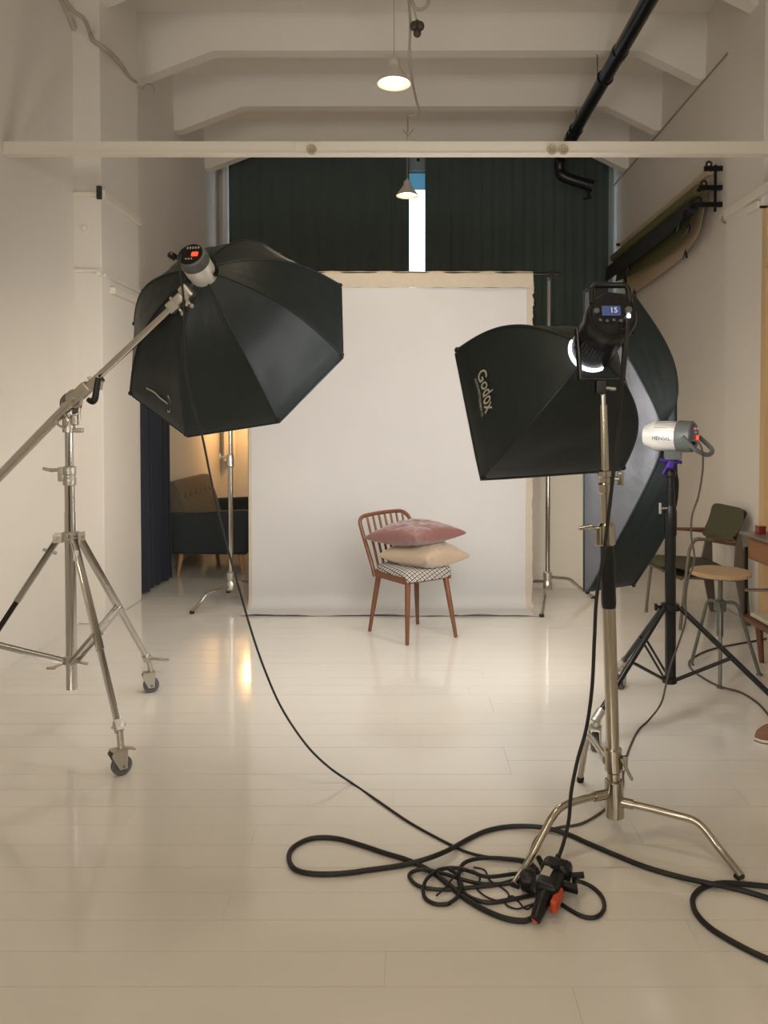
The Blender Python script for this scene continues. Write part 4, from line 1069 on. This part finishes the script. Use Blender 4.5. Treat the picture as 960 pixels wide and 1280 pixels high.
# stool
sc_ = V((1.845, 4.55, 0)); zs = P(902, 714, 4.55).z
t = thing('swivel_stool', sc_, 'round pale wooden seat stool on a worn green metal screw base', 'stool')
MB().lathe(sc_+V((0, 0, zs-.022)), (0, 0, 1), [(0, .165), (.004, .172), (.02, .174), (.027, .168), (.028, .10)], 48).build('seat', 'plywood', t)
zc = lambda py: P(901, py, 4.55).z
MB().cyl(sc_+V((0, 0, zc(795))), sc_+V((0, 0, zs-.02)), .014, seg=16).build('screw', 'stoolmetal', t)
MB().lathe(sc_+V((0, 0, zs-.04)), (0, 0, 1), [(0, .03), (.012, .06), (.018, .06)], 20).build('seat_plate', 'stoolmetal', t)
MB().lathe(sc_+V((0, 0, zc(764))), (0, 0, 1), [(0, .02), (.005, .034), (.06, .034), (.07, .02)], 16).cyl(sc_+V((.0, 0, zc(795))), sc_+V((0, 0, zc(760))), .019).build('hub', 'stoolmetal', t)
for f in (G(864, 831), G(949, 844), G(900, 860)):
    d_ = f-sc_; zz = zc(754)
    pts = [sc_+V((0, 0, zz)), sc_+d_*.30+V((0, 0, zz+.006)), sc_+d_*.46+V((0, 0, zz-.02)), sc_+d_*.56+V((0, 0, zz-.09)), f+V((0, 0, .008))]
    lg = MB().tube(pts, .0105, 10, sub=4).build('leg', 'stoolmetal', t)
    MB().lathe(f, (0, 0, 1), [(0, .02), (.006, .018), (.012, .01)], 12).build('foot', 'stoolmetal', lg)

# desk and low bench
t = thing('low_bench', (2.35, 4.6, 0), 'low walnut bench with cream cushion top at the right edge under the desk', 'bench')
MB().lob(2.13, 2.60, 4.10, 4.95, .235, .265, .006).build('bench_frame', 'wood', t)
MB().lob(2.16, 2.58, 4.13, 4.86, .265, .295, .012, 3).build('cushion', 'cream', t)
for xx, yy in ((2.19, 4.80), (2.55, 4.80), (2.19, 4.18), (2.55, 4.18)):
    MB().tube([V((xx, yy, .24)), V((xx+.004, yy-.04, 0))], [.024, .015], 12).build('leg', 'wood', t)
t = thing('desk', (2.38, 4.7, .266), 'teak desk with black steel legs at the right edge', 'desk')
MB().lob(2.135, 2.60, 4.05, 4.97, .775, .792, .004).build('desk_top', mat('grey_desktop', (.16, .14, .12), .35, var=.1), t)
MB().lob(2.165, 2.59, 4.08, 4.93, .62, .774, .03, 4).build('drawer_case', 'tanwood', t)
for yy in (4.915, 4.2): MB().lob(2.15, 2.172, yy, yy+.022, .297 if yy < 4.5 else .266, .70, .003).build('leg', 'blackm', t)
for yy in (4.915,): MB().lob(2.57, 2.592, yy, yy+.022, .266, .70, .003).build('leg', 'blackm', t)
MB().cyl((2.15, 4.905, .425), (2.6, 4.905, .425), .011).build('crossbar', 'chrome', t)
t = thing('red_box', (2.235, 4.85, .792), 'small red lacquered tin on the desk corner', 'box')
MB().lob(2.20, 2.245, 4.83, 4.89, .792, .835, .004).build('tin', 'redp', t)
MB().lob(2.198, 2.247, 4.828, 4.892, .835, .845, .003).build('lid', 'redp', t)
t = thing('black_jar', (2.29, 4.80, .792), 'small black jar on the desk beside the red tin', 'jar')
MB().lathe((2.275, 4.80, .792), (0, 0, 1), [(0, .022), (.03, .03), (.06, .026), (.07, .014)], 20).build('jar_body', 'black', t)
# sneaker
t = thing('brown_sneaker', G(975, 935), 'brown canvas sneaker toe with white striped sole at the right edge', 'shoe')
s0 = G(948, 934)
rows = []; rows2 = []
ns = 14
for i in range(ns+1):
    u = i/ns; wdt = .048*(1-(1-min(1, u*3.2))**2)**.5*(1-.15*math.sin(u*3)) + .002; hgt = .05+.035*min(1, u*2)+.02*max(0, u-.5)
    cxs = V((s0.x+.28*u, s0.y+.045, 0))
    rows.append([cxs+V((0, math.cos(a)*wdt*.95, .024+max(0, math.sin(a))*hgt*(1-(1-min(1, u*4))**2)**.5)) for a in [math.pi*k/10 for k in range(11)]])
    rows2.append([cxs+V((0, math.cos(a)*wdt*1.04, q)) for a, q in ((math.pi, .0), (math.pi, .028), (math.pi/2, .028), (0, .028), (0, .0), (math.pi/2, 0))])
MB().grid(rows, False).build('upper', 'sneaker', t, ang=60)
b = MB(); b.grid(rows2, True, True); b.build('sole', 'rubberw', t, ang=60)
MB().tube([V((s0.x+.28*i/14-.001, s0.y+.045-(.048*(1-(1-min(1, i/14*3.2))**2)**.5*(1-.15*math.sin(i/14*3))+.002)*1.05, .015)) for i in range(15)], .003, 6).build('sole_stripe', 'sneaker', t)

# ================================================================== SOFA IN THE ALCOVE
t = thing('tufted_sofa', (-2.0, 8.2, 0), 'grey sofa with button-tufted backrest on oak legs behind the left backdrop stand', 'sofa')
def arm(y0, y1):
    p = [V((-2.40, y0, .21)), V((-1.60, y0, .20)), V((-1.56, y0, .62)), V((-1.62, y0, .635)), V((-2.44, y0, .60))]
    b = MB(); b.prism(p, (0, y1-y0, 0)); bmesh.ops.bevel(b.bm, geom=b.bm.edges[:], offset=.02, segments=3, affect='EDGES'); return b
arm(7.50, 7.66).build('armrest', 'sofaside', t)
arm(8.95, 9.11).build('armrest', 'sofaside', t)
MB().lob(-2.36, -1.62, 7.655, 8.955, .21, .44, .03, 3).build('seat', 'sofaside', t)
# backrest with tufting
rows = []; nu, nv = 60, 20
btn = [(7.85+.19*i, .74) for i in range(6)]
def back_f(yv, q):
    z = .40+.50*q; x = -2.19-.17*q + .015*math.sin(q*math.pi)
    for (by, bz) in btn:
        d2 = ((yv-by)**2+(z-bz)**2); x -= .022*math.exp(-d2/.0012)
    return V((x, yv, z))
for j in range(nv+1): rows.append([back_f(7.66+1.29*i/nu, j/nv) for i in range(nu+1)])
b = MB(); bkr = [[V((-2.44, p.y, p.z)) for p in r_] for r_ in rows]
b.grid(rows); b.grid(bkr); b.grid([rows[-1], bkr[-1]]); b.grid([rows[0], bkr[0]]); b.grid([[r_[0] for r_ in rows], [r_[0] for r_ in bkr]]); b.grid([[r_[-1] for r_ in rows], [r_[-1] for r_ in bkr]])
bmesh.ops.remove_doubles(b.bm, verts=b.bm.verts, dist=1e-4)
b.build('backrest', 'sofaback', t, ang=50)
for by, bz in btn:
    p = back_f(by, (bz-.4)/.5); MB().sphere(p+V((.004, 0, 0)), .014, (.6, 1, 1), 10, 8).build('tuft_button', 'sofaside', t)
for xx, yy, dx in ((-2.26, 7.56, -.03), (-1.68, 7.56, .03), (-2.26, 9.05, -.03), (-1.68, 9.05, .03)):
    MB().tube([V((xx, yy, .215)), V((xx+dx, yy-.02, 0))], [.028, .015], 14).build('leg', 'oakleg', t)
# warm floor lamp behind the octabox
t = thing('floor_lamp', (-2.0, 9.5, 0), 'slim black floor lamp glowing warm behind the sofa', 'lamp')
MB().lathe((-2.0, 9.5, 0), (0, 0, 1), [(0, .13), (.015, .13), (.022, .02)], 28).build('base', 'blackm', t)
MB().cyl((-2.0, 9.5, .02), (-2.0, 9.5, 1.72), .011).build('pole', 'blackm', t)
MB().cyl((-1.975, 9.5, .02), (-1.93, 9.5, 1.60), .006).build('cable', 'cord', t)
MB().lathe((-2.0, 9.5, 1.66), (0, 0, 1), [(0, .16), (.20, .12)], 32, False).build('lamp_shade', mat('linen_lampshade', (.7, .6, .45), .8), t)
MB().sphere((-2.0, 9.5, 1.74), .04).build('bulb', 'warm', t)
ld = bpy.data.lights.new('floor_lamp_glow', 'POINT'); ld.energy = L_LAMP; ld.color = (1, .56, .20); ld.shadow_soft_size = .05
lo_ = bpy.data.objects.new('floor_lamp_glow', ld); C.objects.link(lo_); lo_.location = (-2.0, 9.5, 1.60)
t = thing('wall_pipe', (-2.30, 9.9, 0), 'thin white vertical pipe in the lit corner beside the sofa', 'pipe')
MB().cyl((-2.28, 9.93, 0), (-2.28, 9.93, 1.7), .02).build('pipe', 'wall', t)

# ================================================================== CABLES
def cable(pts, r_, label, name='power_cable', mt='cord', sub=8, seg=8, cat='cable'):
    o = MB().tube(pts, r_, seg, sub=sub).build(name, mt)
    return tag(o, label, cat)
g = lambda px, py, r_=.007, k=0: G(px, py, r_+k)
# strobe of the octabox -> floor tangle
cable([P(225, 318, 3.36), P(225, 335, 3.33), P(229, 370, 3.32), P(231, 420, 3.34), P(233, 465, 3.36), P(241, 505, 3.37), P(252, 542, 3.37), P(264, 600, 3.37), P(279, 665, 3.37), P(296, 725, 3.36), P(313, 785, 3.34), P(330, 835, 3.31), P(352, 885, 3.28), P(382, 930, 3.22), P(410, 958, 3.16), g(440, 979, .005), g(475, 1003, .005), g(515, 1030, .005), g(565, 1057, .005), g(590, 1067, .006), g(620, 1073, .006), g(650, 1077, .006), g(668, 1085, .012), g(676, 1092, .03)], .0048, 'thin black cable hanging from the big octagonal softbox down across the floor')
# LED light -> connector
cable([P(781, 404, 2.47), P(784, 400, 2.42), P(783, 425, 2.40), P(778, 465, 2.42), P(774, 520, 2.5), P(768, 580, 2.52), P(761, 640, 2.54), P(755, 690, 2.55), P(746, 745, 2.56), P(743, 800, 2.56), P(740, 860, 2.56), P(733, 910, 2.56), P(722, 950, 2.55), P(714, 990, 2.53), P(711, 1025, 2.51), P(704, 1055, 2.5), P(698, 1072, 2.49)], .0062, 'black cable dropping from the continuous light along the nickel stand')
# HENSEL -> floor
cable([P(862, 551, 3.66), P(872, 552, 3.62), P(878, 565, 3.62), P(878, 590, 3.64), P(873, 620, 3.66), P(865, 645, 3.67), P(864, 670, 3.67), P(868, 700, 3.67), P(860, 725, 3.67), P(857, 750, 3.67), P(857, 775, 3.67), P(848, 805, 3.67), P(838, 832, 3.66), P(832, 858, 3.63), P(826, 880, 3.62), G(812, 899, .02), g(797, 914, .005), g(785, 940, .005), g(779, 965, .005), g(778, 985, .005), g(765, 1003, .005), g(748, 1018, .005), g(725, 1030, .005), g(700, 1034, .005), g(680, 1040, .005), g(668, 1052, .005), g(662, 1075, .005), g(668, 1092, .01)], .0048, 'thin dark cable looping from the white strobe down the black stand to the floor', mt='cordg')
# thick extension cable
cable([g(668, 1146, .012), g(655, 1151, .009), g(632, 1148, .009), g(605, 1137, .009), g(580, 1122, .009), g(560, 1105, .009), g(540, 1090, .009), g(512, 1076, .009), g(480, 1066, .009), g(450, 1056, .009), g(420, 1048, .009), g(390, 1048, .009), g(368, 1058, .009), g(361, 1071, .009), g(368, 1086, .009), g(390, 1092, .009), g(425, 1092, .009), g(465, 1087, .009), g(505, 1081, .009), g(535, 1073, .02), g(562, 1062, .02), g(585, 1049, .009), g(610, 1038, .009), g(640, 1033, .009), g(675, 1034, .018), g(705, 1041, .009), g(735, 1054, .009), g(770, 1069, .009), g(805, 1083, .009), g(845, 1095, .009), g(885, 1104, .02), g(920, 1111, .009), g(965, 1124, .009), g(1000, 1136, .009), g(1060, 1150, .009), g(1120, 1130, .009), g(1150, 1060, .009), g(1120, 1000, .009), g(1180, 960, .009)], .0085, 'thick black extension cable lying in a long loop across the foreground floor', seg=10)
cable([g(1300, 1080, .009), g(1200, 1110, .009), g(1080, 1112, .018), g(1000, 1109, .009), g(962, 1108, .009), g(930, 1105, .009), g(900, 1104, .009), g(880, 1109, .009), g(868, 1119, .009), g(866, 1130, .009), g(872, 1144, .009), g(888, 1160, .009), g(910, 1174, .009), g(940, 1190, .009), g(970, 1203, .009), g(1005, 1216, .009), g(1080, 1225, .009), g(1180, 1200, .009), g(1260, 1150, .009), g(1330, 1120, .009)], .0085, 'thick black cable curling back off the right edge near the stand foot', seg=10)
# inner tangle
cable([g(690, 1118, .02), g(672, 1118, .008), g(640, 1124, .007), g(610, 1128, .007), g(585, 1120, .007), g(575, 1107, .012), g(573, 1092, .012), g(580, 1079, .012), g(600, 1073, .014), g(630, 1073, .012), g(660, 1077, .012), g(672, 1088, .02)], .0065, 'black cable making the smallest loop of the floor tangle beside the connector')
cable([g(674, 1090, .04), g(650, 1098, .012), g(620, 1106, .007), g(590, 1109, .007), g(555, 1112, .007), g(525, 1108, .007), g(512, 1097, .007), g(515, 1090, .007), g(530, 1087, .014), g(555, 1092, .014), g(580, 1100, .02), g(605, 1105, .007), g(640, 1104, .007), g(665, 1098, .01)], .0062, 'black cable forming the flat left loop of the floor tangle')
cable([g(560, 1130, .007), g(545, 1130, .007), g(532, 1123, .007), g(529, 1110, .012), g(535, 1097, .02), g(550, 1087, .015), g(570, 1085, .015), g(590, 1090, .015), g(610, 1096, .015), g(645, 1092, .015), g(668, 1090, .02)], .0062, 'black cable circling in the middle of the floor tangle')
cable([g(560, 1130, .007), g(572, 1121, .013), g(577, 1108, .02), g(572, 1094, .02), g(561, 1086, .02)], .0062, 'short black cable arc closing the round loop of the floor tangle')
cable([g(545, 1120, .004), g(556, 1110, .02), g(572, 1092, .03), g(590, 1088, .012), g(600, 1097, .004), g(596, 1110, .004), g(610, 1122, .004), g(628, 1126, .004), g(640, 1120, .004), g(648, 1127, .004), g(658, 1136, .004), g(668, 1130, .01), g(676, 1122, .02)], .0028, 'very thin curly black wire between the floor tangle and the connector', name='thin_wire', cat='wire')
cable([g(592, 1084, .004), g(606, 1088, .004), g(612, 1100, .004), g(625, 1108, .004), g(636, 1118, .004), g(632, 1130, .004), g(646, 1136, .004), g(660, 1132, .01), g(672, 1128, .02)], .0028, 'very thin curly wire nearest the orange plug on the floor', name='thin_wire', cat='wire')
cable([g(718, 1101, .05), g(728, 1103, .02), g(742, 1110, .007), g(753, 1122, .007), g(755, 1136, .007), g(746, 1146, .007), g(730, 1146, .007), g(712, 1137, .007), g(697, 1127, .01), g(688, 1121, .02)], .0065, 'black cable looping out to the right of the connector on the floor')
# cable near stool
cable([g(958, 798, .006), g(938, 802, .006), g(915, 806, .006), g(888, 812, .006), g(868, 821, .006), g(861, 829, .006), g(866, 838, .006), g(880, 848, .006), g(900, 858, .014), g(925, 865, .006), g(945, 877, .006), g(956, 888, .006), g(966, 900, .006), g(980, 912, .006), g(1005, 905, .006), g(1010, 880, .006)], .006, 'dark cable lying around the feet of the round stool', mt='cordg')
# power connector cluster
pc = G(692, 1108)
t = thing('power_connector', pc, 'black four-way power connector with orange latch lying in the floor cables', 'connector')
dr = (G(672, 1140)-G(704, 1078)); dr.z = 0; dr.normalize(); sd = V((-dr.y, dr.x, 0))
if sd.x < 0: sd = -sd
ctr = G(690, 1104, .05)
RC = frame3(dr, sd, V((0, 0, 1)))
MB().bbox(ctr, (.15, .075, .07), RC, .018, 3).bbox(ctr-dr*.055+V((0, 0, .01)), (.07, .095, .065), RC, .02, 3).build('housing', 'black', t)
MB().bbox(ctr+V((-.004, 0, .036))-sd*.012, (.05, .03, .003), RC, .001).build('rating_label', 'print', t)
MB().tube([ctr-dr*.03+V((0, 0, .02)), ctr-dr*.03+V((0, 0, .05))], [.018, .015], 20).build('socket_cap', 'black', t)
MB().bbox(ctr+dr*.07+sd*.035+V((0, 0, -.005)), (.085, .022, .04), RC, .008, 3).build('orange_latch', 'orange', t)
MB().tube([ctr+dr*.06, ctr+dr*.12-sd*.004+V((0, 0, -.012)), ctr+dr*.155-sd*.006+V((0, 0, -.028))], [.024, .021, .016], 16).build('plug_body', 'black', t)
MB().tube([ctr+dr*.15-sd*.006+V((0, 0, -.026)), G(668, 1145, .012)], [.013, .011], 12).build('orange_gland', 'orange', t)
MB().tube([P(698, 1068, 2.5), P(696, 1084, 2.49)], [.008, .014], 12).build('cable_boot', 'black', t)
MB().tube([ctr+sd*.03-dr*.01, ctr+sd*.075+dr*.0, G(718, 1101, .05)], [.018, .014, .008], 12).build('cable_boot', 'black', t)
MB().tube([ctr-dr*.06-sd*.04+V((0, 0, .0)), ctr-dr*.10-sd*.075+V((0, 0, .012))], [.010, .009], 10).build('cable_boot', 'black', t)
MB().tube([ctr-dr*.05+sd*.05+V((0, 0, .01)), ctr-dr*.065+sd*.085+V((0, 0, .014))], [.010, .010], 10).build('cover_clip', 'black', t)
MB().lathe(ctr-sd*.06+V((0, 0, -.012)), -sd, [(0, .03), (.01, .034), (.03, .034), (.04, .026)], 20).build('round_cap', 'black', t)
